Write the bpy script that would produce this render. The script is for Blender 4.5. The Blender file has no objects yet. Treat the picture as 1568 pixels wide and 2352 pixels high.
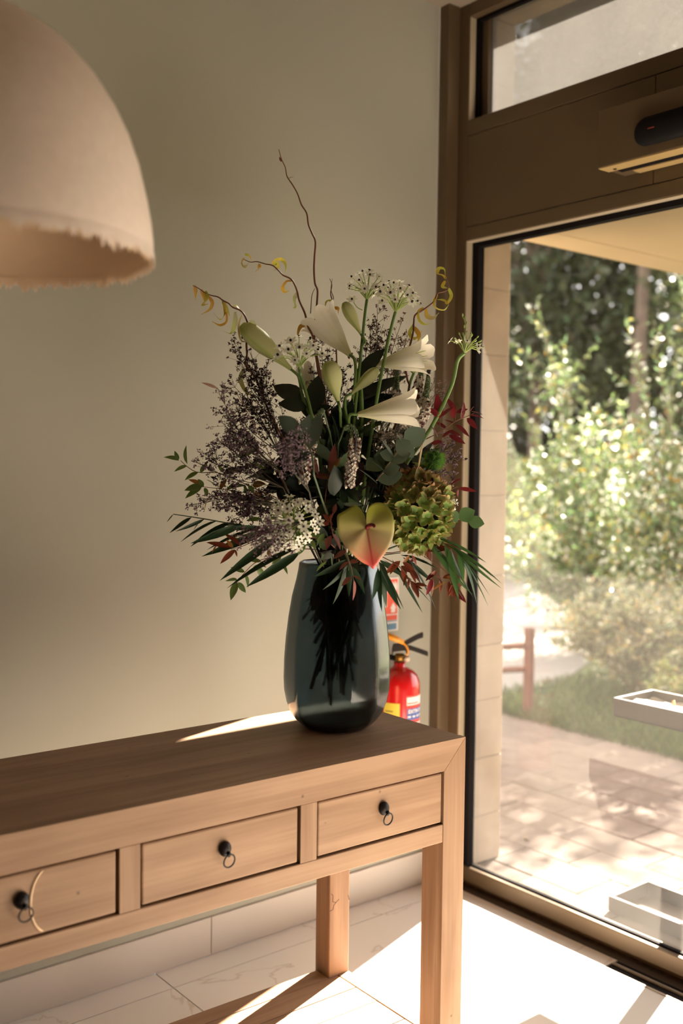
import bpy, bmesh, math, random
import numpy as np
from mathutils import Vector, Matrix, Quaternion
random.seed(11)
rng = np.random.default_rng(11)
sc = bpy.context.scene
COL = sc.collection
R = math.radians

# ---------------------------------------------------------------- camera
CAM = Vector((-2.6462, -2.6462, 1.5))
_y, _p, _r = R(39.128), R(-2.71), R(0.6825)
FW = Vector((math.sin(_y) * math.cos(_p), math.cos(_y) * math.cos(_p), math.sin(_p)))
_rt = FW.cross(Vector((0, 0, 1))).normalized()
_up = _rt.cross(FW)
RT = _rt * math.cos(_r) + _up * math.sin(_r)
UP = -_rt * math.sin(_r) + _up * math.cos(_r)
FPX = 2385.4
cam_data = bpy.data.cameras.new('camera')
cam_data.sensor_fit = 'VERTICAL'
cam_data.sensor_height = 36.0
cam_data.sensor_width = 24.0
cam_data.lens = 36.0 * FPX / 2352.0
cam_data.clip_start = 0.05
cam_data.clip_end = 200
cam_data.dof.use_dof = True
cam_data.dof.focus_distance = 2.46
cam_data.dof.aperture_fstop = 2.0
cam = bpy.data.objects.new('camera', cam_data)
cam.matrix_world = Matrix(((RT.x, UP.x, -FW.x, CAM.x), (RT.y, UP.y, -FW.y, CAM.y), (RT.z, UP.z, -FW.z, CAM.z), (0, 0, 0, 1)))
COL.objects.link(cam)
sc.camera = cam

def at(px, py, dep):
    return CAM + dep * (FW + RT * ((px - 784) / FPX) - UP * ((py - 1176) / FPX))

# ---------------------------------------------------------------- world, sun, exposure
world = bpy.data.worlds.new('sky')
sc.world = world
world.use_nodes = True
_bg = world.node_tree.nodes['Background']
_bg.inputs[0].default_value = (1.0, 0.97, 0.94, 1)
_bg.inputs[1].default_value = 0.8
SUN_AZ, SUN_EL = R(17.4), R(35.0)
SUN = Vector((math.cos(SUN_EL) * math.cos(SUN_AZ), math.cos(SUN_EL) * math.sin(SUN_AZ), math.sin(SUN_EL)))
sun_data = bpy.data.lights.new('sun', 'SUN')
sun_data.energy = 12.0
sun_data.angle = R(0.6)
sun_data.color = (1.0, 0.885, 0.74)
sun = bpy.data.objects.new('sun', sun_data)
sun.rotation_euler = SUN.to_track_quat('Z', 'Y').to_euler()
sun.location = SUN * 20
COL.objects.link(sun)
vs = sc.view_settings
vs.view_transform = 'Standard'
vs.look = 'None'
vs.gamma = 1.0
vs.use_curve_mapping = False
vs.exposure = 2.55
sc.cycles.max_bounces = 8
sc.cycles.diffuse_bounces = 3
sc.cycles.glossy_bounces = 2
sc.cycles.transmission_bounces = 8
sc.cycles.transparent_max_bounces = 10
sc.cycles.use_adaptive_sampling = True
sc.cycles.adaptive_threshold = 0.03
sc.cycles.sample_clamp_indirect = 8.0
sc.cycles.caustics_reflective = False
sc.cycles.caustics_refractive = False

# ---------------------------------------------------------------- materials
MATS = {}
def _nt(name):
    m = bpy.data.materials.new(name)
    m.use_nodes = True
    nt = m.node_tree
    nt.nodes.clear()
    return m, nt
def N(nt, t, **kw):
    n = nt.nodes.new(t)
    for k, v in kw.items():
        if k.startswith('i_'):
            key = k[2:]
            n.inputs[int(key) if key.isdigit() else key].default_value = v
        else:
            setattr(n, k, v)
    return n
def c4(c): return (c[0], c[1], c[2], 1.0)
def ramp(nt, stops):
    n = nt.nodes.new('ShaderNodeValToRGB')
    e = n.color_ramp.elements
    while len(e) < len(stops): e.new(0.5)
    for i, (p, c) in enumerate(stops):
        e[i].position = p
        e[i].color = c4(c)
    return n

def mat(name, col, rough=0.6, metal=0.0, spec=0.5, noise=None, bump=0.0, bscale=60.0, var=0.0, trans=0.0, tcol=None, attr=False, coat=0.0, sheen=0.0):
    """noise=(scale, amount); var = brightness variation between objects; trans = translucent share; attr = multiply by pigment attribute Col"""
    if name in MATS: return MATS[name]
    m, nt = _nt(name)
    L = nt.links.new
    out = N(nt, 'ShaderNodeOutputMaterial')
    b = N(nt, 'ShaderNodeBsdfPrincipled')
    b.inputs['Roughness'].default_value = rough
    b.inputs['Metallic'].default_value = metal
    b.inputs['Specular IOR Level'].default_value = spec
    b.inputs['Coat Weight'].default_value = coat
    b.inputs['Sheen Weight'].default_value = sheen
    src = None
    if attr:
        a = N(nt, 'ShaderNodeAttribute', attribute_name='Col')
        src = a.outputs['Color']
    else:
        rgb = N(nt, 'ShaderNodeRGB')
        rgb.outputs[0].default_value = c4(col)
        src = rgb.outputs[0]
    if noise:
        tc = N(nt, 'ShaderNodeTexCoord')
        nz = N(nt, 'ShaderNodeTexNoise')
        nz.inputs['Scale'].default_value = noise[0]
        nz.inputs['Detail'].default_value = 5
        L(tc.outputs['Object'], nz.inputs['Vector'])
        mr = N(nt, 'ShaderNodeMapRange')
        mr.inputs['From Min'].default_value = 0.3
        mr.inputs['From Max'].default_value = 0.7
        mr.inputs['To Min'].default_value = 1 - noise[1]
        mr.inputs['To Max'].default_value = 1 + noise[1]
        L(nz.outputs['Fac'], mr.inputs['Value'])
        mx = N(nt, 'ShaderNodeVectorMath', operation='SCALE')
        L(src, mx.inputs[0]); L(mr.outputs[0], mx.inputs['Scale'])
        src = mx.outputs[0]
    if var:
        oi = N(nt, 'ShaderNodeObjectInfo')
        mr2 = N(nt, 'ShaderNodeMapRange')
        mr2.inputs['To Min'].default_value = 1 - var
        mr2.inputs['To Max'].default_value = 1 + var
        L(oi.outputs['Random'], mr2.inputs['Value'])
        mx = N(nt, 'ShaderNodeVectorMath', operation='SCALE')
        L(src, mx.inputs[0]); L(mr2.outputs[0], mx.inputs['Scale'])
        src = mx.outputs[0]
    L(src, b.inputs['Base Color'])
    if bump:
        tc = N(nt, 'ShaderNodeTexCoord')
        nz = N(nt, 'ShaderNodeTexNoise')
        nz.inputs['Scale'].default_value = bscale
        nz.inputs['Detail'].default_value = 6
        L(tc.outputs['Object'], nz.inputs['Vector'])
        bp = N(nt, 'ShaderNodeBump')
        bp.inputs['Strength'].default_value = bump
        bp.inputs['Distance'].default_value = 0.004
        L(nz.outputs['Fac'], bp.inputs['Height'])
        L(bp.outputs[0], b.inputs['Normal'])
    last = b.outputs[0]
    if trans:
        t = N(nt, 'ShaderNodeBsdfTranslucent')
        if tcol is not None: t.inputs[0].default_value = c4(tcol)
        else: L(src, t.inputs[0])
        ms = N(nt, 'ShaderNodeMixShader')
        ms.inputs[0].default_value = trans
        L(last, ms.inputs[1]); L(t.outputs[0], ms.inputs[2])
        last = ms.outputs[0]
    L(last, out.inputs[0])
    MATS[name] = m
    return m

def wood(name, axis, dark, light, rough=0.55):
    """old elm: grain stretched along one axis of the object's own coordinates"""
    m, nt = _nt(name)
    L = nt.links.new
    out = N(nt, 'ShaderNodeOutputMaterial')
    b = N(nt, 'ShaderNodeBsdfPrincipled')
    b.inputs['Roughness'].default_value = rough
    b.inputs['Specular IOR Level'].default_value = 0.25
    tc = N(nt, 'ShaderNodeTexCoord')
    oi = N(nt, 'ShaderNodeObjectInfo')
    off = N(nt, 'ShaderNodeVectorMath', operation='SCALE')
    cmb = N(nt, 'ShaderNodeCombineXYZ')
    for i in range(3): L(oi.outputs['Random'], cmb.inputs[i])
    L(cmb.outputs[0], off.inputs[0]); off.inputs['Scale'].default_value = 13.0
    add = N(nt, 'ShaderNodeVectorMath', operation='ADD')
    L(tc.outputs['Object'], add.inputs[0]); L(off.outputs[0], add.inputs[1])
    mp = N(nt, 'ShaderNodeMapping')
    s = {'x': (1.6, 22, 22), 'y': (22, 1.6, 22), 'z': (22, 22, 1.6)}[axis]
    mp.inputs['Scale'].default_value = s
    L(add.outputs[0], mp.inputs[0])
    n1 = N(nt, 'ShaderNodeTexNoise')
    n1.inputs['Scale'].default_value = 1.0; n1.inputs['Detail'].default_value = 6; n1.inputs['Distortion'].default_value = 0.6
    L(mp.outputs[0], n1.inputs['Vector'])
    mp2 = N(nt, 'ShaderNodeMapping')
    mp2.inputs['Scale'].default_value = tuple(6.0 * k if k > 5 else 2.2 * k for k in s)
    L(add.outputs[0], mp2.inputs[0])
    n2 = N(nt, 'ShaderNodeTexNoise')
    n2.inputs['Scale'].default_value = 1.0; n2.inputs['Detail'].default_value = 3
    L(mp2.outputs[0], n2.inputs['Vector'])
    n3 = N(nt, 'ShaderNodeTexNoise')
    n3.inputs['Scale'].default_value = 5.0; n3.inputs['Detail'].default_value = 3
    L(add.outputs[0], n3.inputs['Vector'])
    mix = N(nt, 'ShaderNodeMath', operation='MULTIPLY_ADD')
    mix.inputs[1].default_value = 0.35
    L(n2.outputs['Fac'], mix.inputs[0]); L(n1.outputs['Fac'], mix.inputs[2])
    mix2 = N(nt, 'ShaderNodeMath', operation='MULTIPLY_ADD')
    mix2.inputs[1].default_value = 0.35
    L(n3.outputs['Fac'], mix2.inputs[0]); L(mix.outputs[0], mix2.inputs[2])
    rp = ramp(nt, [(0.50, dark), (0.78, [(a + b2) / 2 for a, b2 in zip(dark, light)]), (1.0, light)])
    L(mix2.outputs[0], rp.inputs[0])
    # small dark dents and worm marks
    vo = N(nt, 'ShaderNodeTexVoronoi')
    vo.inputs['Scale'].default_value = 16.0
    L(add.outputs[0], vo.inputs['Vector'])
    lt = N(nt, 'ShaderNodeMapRange')
    lt.inputs['From Min'].default_value = 0.03; lt.inputs['From Max'].default_value = 0.075
    lt.inputs['To Min'].default_value = 0.55; lt.inputs['To Max'].default_value = 1.0
    L(vo.outputs['Distance'], lt.inputs['Value'])
    sc_ = N(nt, 'ShaderNodeVectorMath', operation='SCALE')
    L(rp.outputs[0], sc_.inputs[0]); L(lt.outputs[0], sc_.inputs['Scale'])
    L(sc_.outputs[0], b.inputs['Base Color'])
    bp = N(nt, 'ShaderNodeBump')
    bp.inputs['Strength'].default_value = 0.25; bp.inputs['Distance'].default_value = 0.002
    L(mix.outputs[0], bp.inputs['Height']); L(bp.outputs[0], b.inputs['Normal'])
    L(b.outputs[0], out.inputs[0])
    MATS[name] = m
    return m

def glass_pane(name, haze, hazecol=(1, 0.97, 0.92), tint=(1, 1, 1), grain=0.0):
    """clear pane with Fresnel mirror and a film of dust that scatters the light falling on it"""
    m, nt = _nt(name)
    L = nt.links.new
    out = N(nt, 'ShaderNodeOutputMaterial')
    tr = N(nt, 'ShaderNodeBsdfTransparent'); tr.inputs[0].default_value = c4(tint)
    gl = N(nt, 'ShaderNodeBsdfGlossy'); gl.inputs['Roughness'].default_value = 0.02
    fr = N(nt, 'ShaderNodeFresnel'); fr.inputs[0].default_value = 1.25
    m1 = N(nt, 'ShaderNodeMixShader')
    L(fr.outputs[0], m1.inputs[0]); L(tr.outputs[0], m1.inputs[1]); L(gl.outputs[0], m1.inputs[2])
    tl = N(nt, 'ShaderNodeBsdfTranslucent'); tl.inputs[0].default_value = c4(hazecol)
    df = N(nt, 'ShaderNodeBsdfDiffuse'); df.inputs[0].default_value = c4(hazecol)
    m2 = N(nt, 'ShaderNodeMixShader'); m2.inputs[0].default_value = 0.3
    L(tl.outputs[0], m2.inputs[1]); L(df.outputs[0], m2.inputs[2])
    m3 = N(nt, 'ShaderNodeMixShader')
    tc = N(nt, 'ShaderNodeTexCoord')
    nz = N(nt, 'ShaderNodeTexNoise'); nz.inputs['Scale'].default_value = 3.0; nz.inputs['Detail'].default_value = 6
    L(tc.outputs['Object'], nz.inputs['Vector'])
    mr = N(nt, 'ShaderNodeMapRange')
    mr.inputs['From Min'].default_value = 0.3; mr.inputs['From Max'].default_value = 0.7
    mr.inputs['To Min'].default_value = haze * 0.8; mr.inputs['To Max'].default_value = haze * 1.2
    L(nz.outputs['Fac'], mr.inputs['Value'])
    fac = mr.outputs[0]
    if grain:
        n2 = N(nt, 'ShaderNodeTexNoise'); n2.inputs['Scale'].default_value = 120.0; n2.inputs['Detail'].default_value = 3
        L(tc.outputs['Object'], n2.inputs['Vector'])
        ma = N(nt, 'ShaderNodeMath', operation='MULTIPLY_ADD'); ma.inputs[1].default_value = grain; 
        L(n2.outputs['Fac'], ma.inputs[0]); L(fac, ma.inputs[2])
        fac = ma.outputs[0]
    L(fac, m3.inputs[0]); L(m1.outputs[0], m3.inputs[1]); L(m2.outputs[0], m3.inputs[2])
    L(m3.outputs[0], out.inputs[0])
    MATS[name] = m
    return m

# ---------------------------------------------------------------- scene helpers
W = {}
def Wm(o): return W.get(o.name, Matrix.Identity(4))
def link(o, parent=None, M=None):
    COL.objects.link(o)
    M = M if M is not None else Matrix.Identity(4)
    if parent is not None:
        o.parent = parent
        o.matrix_parent_inverse = Wm(parent).inverted()
    o.matrix_basis = M
    W[o.name] = M
    return o
def tag(o, label=None, cat=None, group=None, kind=None):
    if label: o['label'] = label
    if cat: o['category'] = cat
    if group: o['group'] = group
    if kind: o['kind'] = kind
    return o
def thing(name, label, cat, loc=(0, 0, 0), rotz=0.0, group=None, kind=None):
    o = bpy.data.objects.new(name, None)
    o.empty_display_size = 0.05
    link(o, None, Matrix.Translation(Vector(loc)) @ Matrix.Rotation(rotz, 4, 'Z'))
    return tag(o, label, cat, group, kind)

class MB:
    def __init__(s): s.v = []; s.f = []; s.c = []
    def add(s, vs, fs, col=None):
        b = len(s.v)
        s.v.extend([tuple(v) for v in vs])
        s.f.extend([tuple(b + i for i in f) for f in fs])
        if col is None: col = (1, 1, 1)
        if len(vs) and isinstance(col[0], (tuple, list, Vector)): s.c.extend([tuple(c) for c in col])
        else: s.c.extend([tuple(col)] * len(vs))
    def box(s, x0, x1, y0, y1, z0, z1, col=None):
        v = [(x0, y0, z0), (x1, y0, z0), (x1, y1, z0), (x0, y1, z0), (x0, y0, z1), (x1, y0, z1), (x1, y1, z1), (x0, y1, z1)]
        s.add(v, [(0, 3, 2, 1), (4, 5, 6, 7), (0, 1, 5, 4), (1, 2, 6, 5), (2, 3, 7, 6), (3, 0, 4, 7)], col)
        return s
    def prism(s, poly, axis, a0, a1, col=None):
        """poly in the plane normal to axis, extruded a0..a1"""
        n = len(poly)
        def P(p, a):
            return {'x': (a, p[0], p[1]), 'y': (p[0], a, p[1]), 'z': (p[0], p[1], a)}[axis]
        v = [P(p, a0) for p in poly] + [P(p, a1) for p in poly]
        f = [tuple(range(n)), tuple(range(2 * n - 1, n - 1, -1))]
        f += [(i, i + n, (i + 1) % n + n, (i + 1) % n) for i in range(n)]
        s.add(v, f, col)
        return s
    def tube(s, pts, rad, seg=6, col=None, cap=True):
        pts = [Vector(p) for p in pts]
        n = len(pts)
        if not isinstance(rad, (list, tuple)): rad = [rad] * n
        if len(rad) != n: rad = [rad[0] + (rad[-1] - rad[0]) * i / (n - 1) for i in range(n)]
        t0 = (pts[1] - pts[0]).normalized()
        u = t0.orthogonal().normalized()
        vs = []
        for i in range(n):
            t = (pts[min(i + 1, n - 1)] - pts[max(i - 1, 0)]).normalized()
            u = (u - t * u.dot(t))
            u = u.normalized() if u.length > 1e-6 else t.orthogonal().normalized()
            w = t.cross(u)
            for k in range(seg):
                a = 2 * math.pi * k / seg
                vs.append(pts[i] + (u * math.cos(a) + w * math.sin(a)) * rad[i])
        fs = []
        for i in range(n - 1):
            for k in range(seg):
                k2 = (k + 1) % seg
                fs.append((i * seg + k, i * seg + k2, (i + 1) * seg + k2, (i + 1) * seg + k))
        if cap:
            fs.append(tuple(range(seg - 1, -1, -1)))
            fs.append(tuple((n - 1) * seg + k for k in range(seg)))
        s.add(vs, fs, col)
        return s
    def lathe(s, prof, seg=32, c=(0, 0, 0), fr=None, col=None, closed=False):
        vs = []; fs = []
        n = len(prof)
        for (r, z) in prof:
            for k in range(seg):
                a = 2 * math.pi * k / seg
                rr = r * (fr(a) if fr else 1)
                vs.append((c[0] + rr * math.cos(a), c[1] + rr * math.sin(a), c[2] + z))
        for i in range(n - 1 if not closed else n):
            j = (i + 1) % n
            for k in range(seg):
                k2 = (k + 1) % seg
                fs.append((i * seg + k, i * seg + k2, j * seg + k2, j * seg + k))
        s.add(vs, fs, col)
        return s
    def ellipsoid(s, c, r, seg=8, ring=6, M=None, col=None):
        vs = []; fs = []
        c = Vector(c)
        for i in range(ring + 1):
            th = math.pi * i / ring
            for k in range(seg):
                a = 2 * math.pi * k / seg
                p = Vector((r[0] * math.sin(th) * math.cos(a), r[1] * math.sin(th) * math.sin(a), r[2] * math.cos(th)))
                if M is not None: p = M @ p
                vs.append(c + p)
        for i in range(ring):
            for k in range(seg):
                k2 = (k + 1) % seg
                fs.append((i * seg + k, (i + 1) * seg + k, (i + 1) * seg + k2, i * seg + k2))
        s.add(vs, fs, col)
        return s
    def mesh(s, name, m=None, smooth=False, bevel=0.0, bseg=2):
        me = bpy.data.meshes.new(name)
        me.from_pydata(s.v, [], s.f)
        if any(c != (1, 1, 1) for c in s.c[:4000]):
            at_ = me.attributes.new('Col', 'FLOAT_COLOR', 'POINT')
            arr = np.ones((len(s.v), 4), dtype=np.float32)
            arr[:, :3] = np.array(s.c, dtype=np.float32)
            at_.data.foreach_set('color', arr.ravel())
        if bevel:
            bm = bmesh.new(); bm.from_mesh(me)
            bmesh.ops.remove_doubles(bm, verts=bm.verts, dist=1e-5)
            bmesh.ops.recalc_face_normals(bm, faces=bm.faces)
            bmesh.ops.bevel(bm, geom=[e for e in bm.edges if len(e.link_faces) == 2 and e.calc_face_angle(0) > 0.5], offset=bevel, segments=bseg, profile=0.5, affect='EDGES', clamp_overlap=True)
            bm.to_mesh(me); bm.free()
        if smooth: me.polygons.foreach_set('use_smooth', [True] * len(me.polygons))
        if m is not None: me.materials.append(m)
        me.update()
        return me
    def build(s, name, m, parent=None, smooth=False, bevel=0.0, M=None, bseg=2):
        return link(bpy.data.objects.new(name, s.mesh(name, m, smooth, bevel, bseg)), parent, M)

def put(me, name, parent, M, label=None):
    o = bpy.data.objects.new(name, me)
    link(o, parent, M)
    if label: o['label'] = label
    return o
def frame(origin, d, nrm):
    """matrix with +Y along d and +Z as near nrm as can be"""
    y = Vector(d).normalized()
    z = Vector(nrm); z = z - y * z.dot(y)
    z = z.normalized() if z.length > 1e-5 else y.orthogonal().normalized()
    x = y.cross(z)
    o = Vector(origin)
    return Matrix(((x.x, y.x, z.x, o.x), (x.y, y.y, z.y, o.y), (x.z, y.z, z.z, o.z), (0, 0, 0, 1)))
def cat(pts, n=24):
    """Catmull-Rom through pts"""
    P = [Vector(p) for p in pts]
    P = [P[0] * 2 - P[1]] + P + [P[-1] * 2 - P[-2]]
    out = []
    m = len(P) - 3
    for k in range(n + 1):
        t = m * k / n
        i = min(int(t), m - 1); u = t - i
        a, b, c, d = P[i:i + 4]
        out.append(0.5 * ((2 * b) + (c - a) * u + (2 * a - 5 * b + 4 * c - d) * u * u + (3 * b - a - 3 * c + d) * u ** 3))
    return out
def rv():
    while True:
        v = Vector((random.uniform(-1, 1), random.uniform(-1, 1), random.uniform(-1, 1)))
        if 0.05 < v.length < 1: return v.normalized()
def text_mesh(body, size, align='CENTER', bold=0.0):
    cu = bpy.data.curves.new('lettering', 'FONT')
    cu.body = body; cu.size = size; cu.align_x = align; cu.align_y = 'CENTER'; cu.offset = bold; cu.resolution_u = 3
    o = bpy.data.objects.new('lettering', cu)
    COL.objects.link(o)
    dg = bpy.context.evaluated_depsgraph_get()
    me = bpy.data.meshes.new_from_object(o.evaluated_get(dg))
    bpy.data.objects.remove(o)
    bpy.data.curves.remove(cu)
    return me
# ================================================================ ROOM SHELL
CEIL = 3.078
M_WALL = mat('sage_plaster', (0.41, 0.395, 0.325), rough=0.85, spec=0.2, noise=(1.3, 0.04), bump=0.08, bscale=220)
M_CEIL = mat('ceiling_paint', (0.28, 0.23, 0.18), rough=0.9, spec=0.2)
M_PLAIN = mat('room_plaster', (0.09, 0.075, 0.058), rough=0.9, spec=0.2, noise=(1.0, 0.05))
M_FRAME = mat('bronze_aluminium', (0.125, 0.084, 0.046), rough=0.42, metal=0.25, spec=0.4, noise=(3, 0.05))
M_GASKET = mat('black_rubber', (0.008, 0.006, 0.006), rough=0.85, spec=0.1)
M_DIRT = mat('threshold_dirt', (0.045, 0.025, 0.014), rough=0.9, noise=(40, 0.6))
M_STEEL = mat('dull_track_metal', (0.25, 0.2, 0.15), rough=0.4, metal=0.8)
M_GROUT = mat('grout', (0.07, 0.052, 0.04), rough=0.95)

def marble():
    m, nt = _nt('veined_marble_tile')
    L = nt.links.new
    out = N(nt, 'ShaderNodeOutputMaterial'); b = N(nt, 'ShaderNodeBsdfPrincipled')
    b.inputs['Roughness'].default_value = 0.38; b.inputs['Specular IOR Level'].default_value = 0.35
    tc = N(nt, 'ShaderNodeTexCoord')
    oi = N(nt, 'ShaderNodeObjectInfo')
    cmb = N(nt, 'ShaderNodeCombineXYZ'); L(oi.outputs['Random'], cmb.inputs[0]); L(oi.outputs['Random'], cmb.inputs[1])
    sc_ = N(nt, 'ShaderNodeVectorMath', operation='SCALE'); sc_.inputs['Scale'].default_value = 31; L(cmb.outputs[0], sc_.inputs[0])
    ad = N(nt, 'ShaderNodeVectorMath', operation='ADD'); L(tc.outputs['Object'], ad.inputs[0]); L(sc_.outputs[0], ad.inputs[1])
    nz = N(nt, 'ShaderNodeTexNoise'); nz.inputs['Scale'].default_value = 1.1; nz.inputs['Detail'].default_value = 6; nz.inputs['Distortion'].default_value = 1.2
    L(ad.outputs[0], nz.inputs['Vector'])
    sb = N(nt, 'ShaderNodeMath', operation='SUBTRACT'); sb.inputs[1].default_value = 0.5; L(nz.outputs['Fac'], sb.inputs[0])
    ab = N(nt, 'ShaderNodeMath', operation='ABSOLUTE'); L(sb.outputs[0], ab.inputs[0])
    rp = ramp(nt, [(0.0, (0.62, 0.55, 0.48)), (0.003, (0.75, 0.69, 0.63)), (0.008, (0.80, 0.75, 0.69))])
    L(ab.outputs[0], rp.inputs[0])
    L(rp.outputs[0], b.inputs['Base Color']); L(b.outputs[0], out.inputs[0])
    MATS['marble'] = m
    return m
M_TILE = marble()

def struct(o): o['kind'] = 'structure'; return o
struct(MB().box(-5.3, -0.081, 0, 0.30, 0, 3.4).build('wall_back', M_WALL))
struct(MB().box(-5.6, -5.3, -5.1, 0.30, 0, 3.4).build('wall_left', M_PLAIN))
struct(MB().box(-5.6, 0.306, -5.4, -5.1, 0, 3.4).build('wall_front', M_PLAIN))
struct(MB().box(-5.3, 0.06, -5.1, 0.0, CEIL, 3.4).build('ceiling', M_CEIL))

# baseboard: two tile lengths visible, joint at x=-0.99
bb = struct(thing('baseboard_back', None, None, (-2.6, 0, 0), kind='structure'))
M_BASE = mat('baseboard_tile', (0.56, 0.50, 0.44), rough=0.45, noise=(2, 0.04))
for x0, x1 in ((-5.3, -4.593), (-4.59, -3.393), (-3.39, -2.193), (-2.19, -0.992), (-0.99, -0.082)):
    MB().box(x0, x1, -0.010, 0, 0.002, 0.118).build('baseboard_tile', M_BASE, bb, bevel=0.0015)

# floor: bed with tiles on it, joints left open
fl = struct(MB().box(-5.3, 0.0, -5.1, 0.0, -0.12, -0.004).build('floor', M_GROUT))
xs = [-5.3, -4.78, -3.58, -2.38, -1.18, -0.033]
ys = [0.0, -0.112, -1.312, -2.512, -3.712, -5.1]
g = 0.0018
for i in range(5):
    for j in range(5):
        x0, x1, y1, y0 = xs[i] + g, xs[i + 1] - g, ys[j] - g, ys[j + 1] + g
        mb = MB()
        if i == 4 and j >= 1:
            xc = -0.108
            if j == 1:
                mb.prism([(x0, y0), (xc, y0), (xc, -0.789), (x1, -0.789), (x1, y1), (x0, y1)], 'z', -0.004, 0.0)
            else: mb.prism([(x0, y0), (xc, y0), (xc, y1), (x0, y1)], 'z', -0.004, 0.0)
        else: mb.box(x0, x1, y0, y1, -0.004, 0.0)
        o = mb.build('floor_tile', M_TILE, fl)
# threshold: dirty recess under the sill and the sunk door track
th = struct(thing('trim_1', None, None, (-0.05, -2.5, 0), kind='structure'))
MB().box(-0.033, 0.06, -5.1, 0.0, -0.012, -0.0042).build('recess_floor', M_DIRT, th)
MB().box(-0.108, -0.098, -5.1, -0.791, -0.004, 0.002).build('track_edge', M_STEEL, th, bevel=0.001)
MB().box(-0.098, -0.033, -5.1, -0.791, -0.0039, -0.0030).build('track_bed', M_GASKET, th)
MB().tube([(-0.062, -5.1, -0.0005), (-0.062, -0.795, -0.0005)], 0.006, 8).build('track_rail', M_STEEL, th, smooth=True)

FX0 = -0.027
GE = -3.30
struct(MB().box(FX0, 0.306, -5.1, GE, 0, 3.4).build('wall_side', M_PLAIN))
# ================================================================ GLAZED WALL
FX = -0.027
w1 = struct(thing('window_1', None, None, (0, -0.05, 0), kind='structure'))
def wbox(name, x0, x1, y0, y1, z0, z1, m=M_FRAME, bev=0.0025, par=None):
    return MB().box(x0, x1, y0, y1, z0, z1).build(name, m, par or w1, bevel=bev)
wbox('corner_post', -0.081, FX, -0.046, 0.0, 0, CEIL)
wbox('jamb', FX, 0.06, -0.091, 0.0, 0, CEIL)
wbox('sill', 0.0, 0.021, GE, -0.091, 0.017, 0.070)
wbox('sill_outer', 0.022, 0.06, GE, -0.091, -0.004, 0.066)
wbox('sill_gasket', 0.0215, 0.036, GE, -0.091, 0.066, 0.0745, M_GASKET, 0)
wbox('jamb_gasket', 0.003, 0.034, -0.122, -0.091, 0.070, 2.272, M_GASKET, 0.001)
wbox('head_gasket', 0.003, 0.034, GE, -0.122, 2.251, 2.272, M_GASKET, 0.001)
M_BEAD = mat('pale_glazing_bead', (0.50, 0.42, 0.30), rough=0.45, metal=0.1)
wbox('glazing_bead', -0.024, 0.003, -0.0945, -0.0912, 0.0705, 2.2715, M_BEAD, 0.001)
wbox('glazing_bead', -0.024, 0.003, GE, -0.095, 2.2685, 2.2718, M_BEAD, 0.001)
wbox('header_rail', FX, 0.06, GE, -0.091, 2.272, 2.318)
wbox('header_panel', FX + 0.001, 0.055, -0.838, -0.091, 2.320, 2.629, bev=0.0015)
wbox('header_panel', FX + 0.001, 0.055, GE, -0.840, 2.320, 2.629, bev=0.0015)
wbox('header_rail', FX, 0.06, GE, -0.091, 2.631, 2.683)
M_GLASS = glass_pane('dusty_window_glass', 0.0095, (1.0, 0.93, 0.82))
M_GLASS2 = glass_pane('frosted_transom_glass', 0.055, (1.0, 0.96, 0.90), tint=(0.27, 0.27, 0.27), grain=0.04)
for y0, y1 in ((-1.71, -0.105), (GE, -1.79)):
    MB().box(0.0255, 0.0305, y0, y1, 0.071, 2.268).build('pane', M_GLASS, w1)
for y in (-1.75,):
    wbox('mullion', FX, 0.06, y - 0.04, y + 0.04, 0.070, 2.272)
w2 = struct(thing('window_2', None, None, (0, -0.05, 2.68), kind='structure'))
wbox('top_rail', FX, 0.06, GE, -0.091, 3.032, CEIL, par=w2)
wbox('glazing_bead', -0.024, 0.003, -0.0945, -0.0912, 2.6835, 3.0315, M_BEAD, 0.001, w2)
wbox('transom_gasket', 0.003, 0.02, -0.110, -0.091, 2.683, 3.032, M_GASKET, 0.001, w2)
wbox('transom_bead', 0.02, 0.06, -0.137, -0.091, 2.683, 3.032, M_FRAME, 0.001, w2)
wbox('transom_gasket', 0.003, 0.02, GE, -0.110, 3.020, 3.032, M_GASKET, 0.001, w2)
for y0, y1 in ((-1.71, -0.12), (GE, -1.79)):
    MB().box(0.0355, 0.0405, y0, y1, 2.684, 3.031).build('pane', M_GLASS2, w2)
for y in (-1.75,):
    wbox('mullion', FX, 0.06, y - 0.04, y + 0.04, 2.683, 3.032, par=w2)

# ================================================================ OUTSIDE STRUCTURE
M_STONE = mat('pale_sandstone', (0.44, 0.345, 0.255), rough=0.85, spec=0.2, noise=(7, 0.10), bump=0.25, bscale=120, var=0.06)
M_MORTAR = mat('mortar', (0.42, 0.33, 0.25), rough=0.95)
pier = struct(MB().box(0.064, 0.302, 0.004, 1.6, 0, 3.119).build('wall_right', M_MORTAR))
z = 0.0; k = 0
hs = [0.18, 0.22, 0.22, 0.205, 0.26, 0.30, 0.24, 0.28, 0.24, 0.26, 0.24, 0.24, 0.24]
for h in hs:
    z1 = min(z + h, 3.119)
    if z1 - z < 0.03: break
    MB().box(0.062, 0.306, 0.0, 0.55 + 0.2 * (k % 2), z + 0.0015, z1 - 0.0015).build('stone_block', M_STONE, pier, bevel=0.002)
    MB().box(0.062, 0.306, 0.553 + 0.2 * (k % 2), 1.6, z + 0.0015, z1 - 0.0015).build('stone_block', M_STONE, pier, bevel=0.002)
    z = z1; k += 1
M_SOFFIT = mat('ochre_soffit_board', (0.34, 0.275, 0.17), rough=0.75, noise=(2, 0.05))
cn = struct(MB().box(0.062, 1.676, -5.1, -0.0, 2.385, 2.56).build('canopy', M_SOFFIT))
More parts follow.
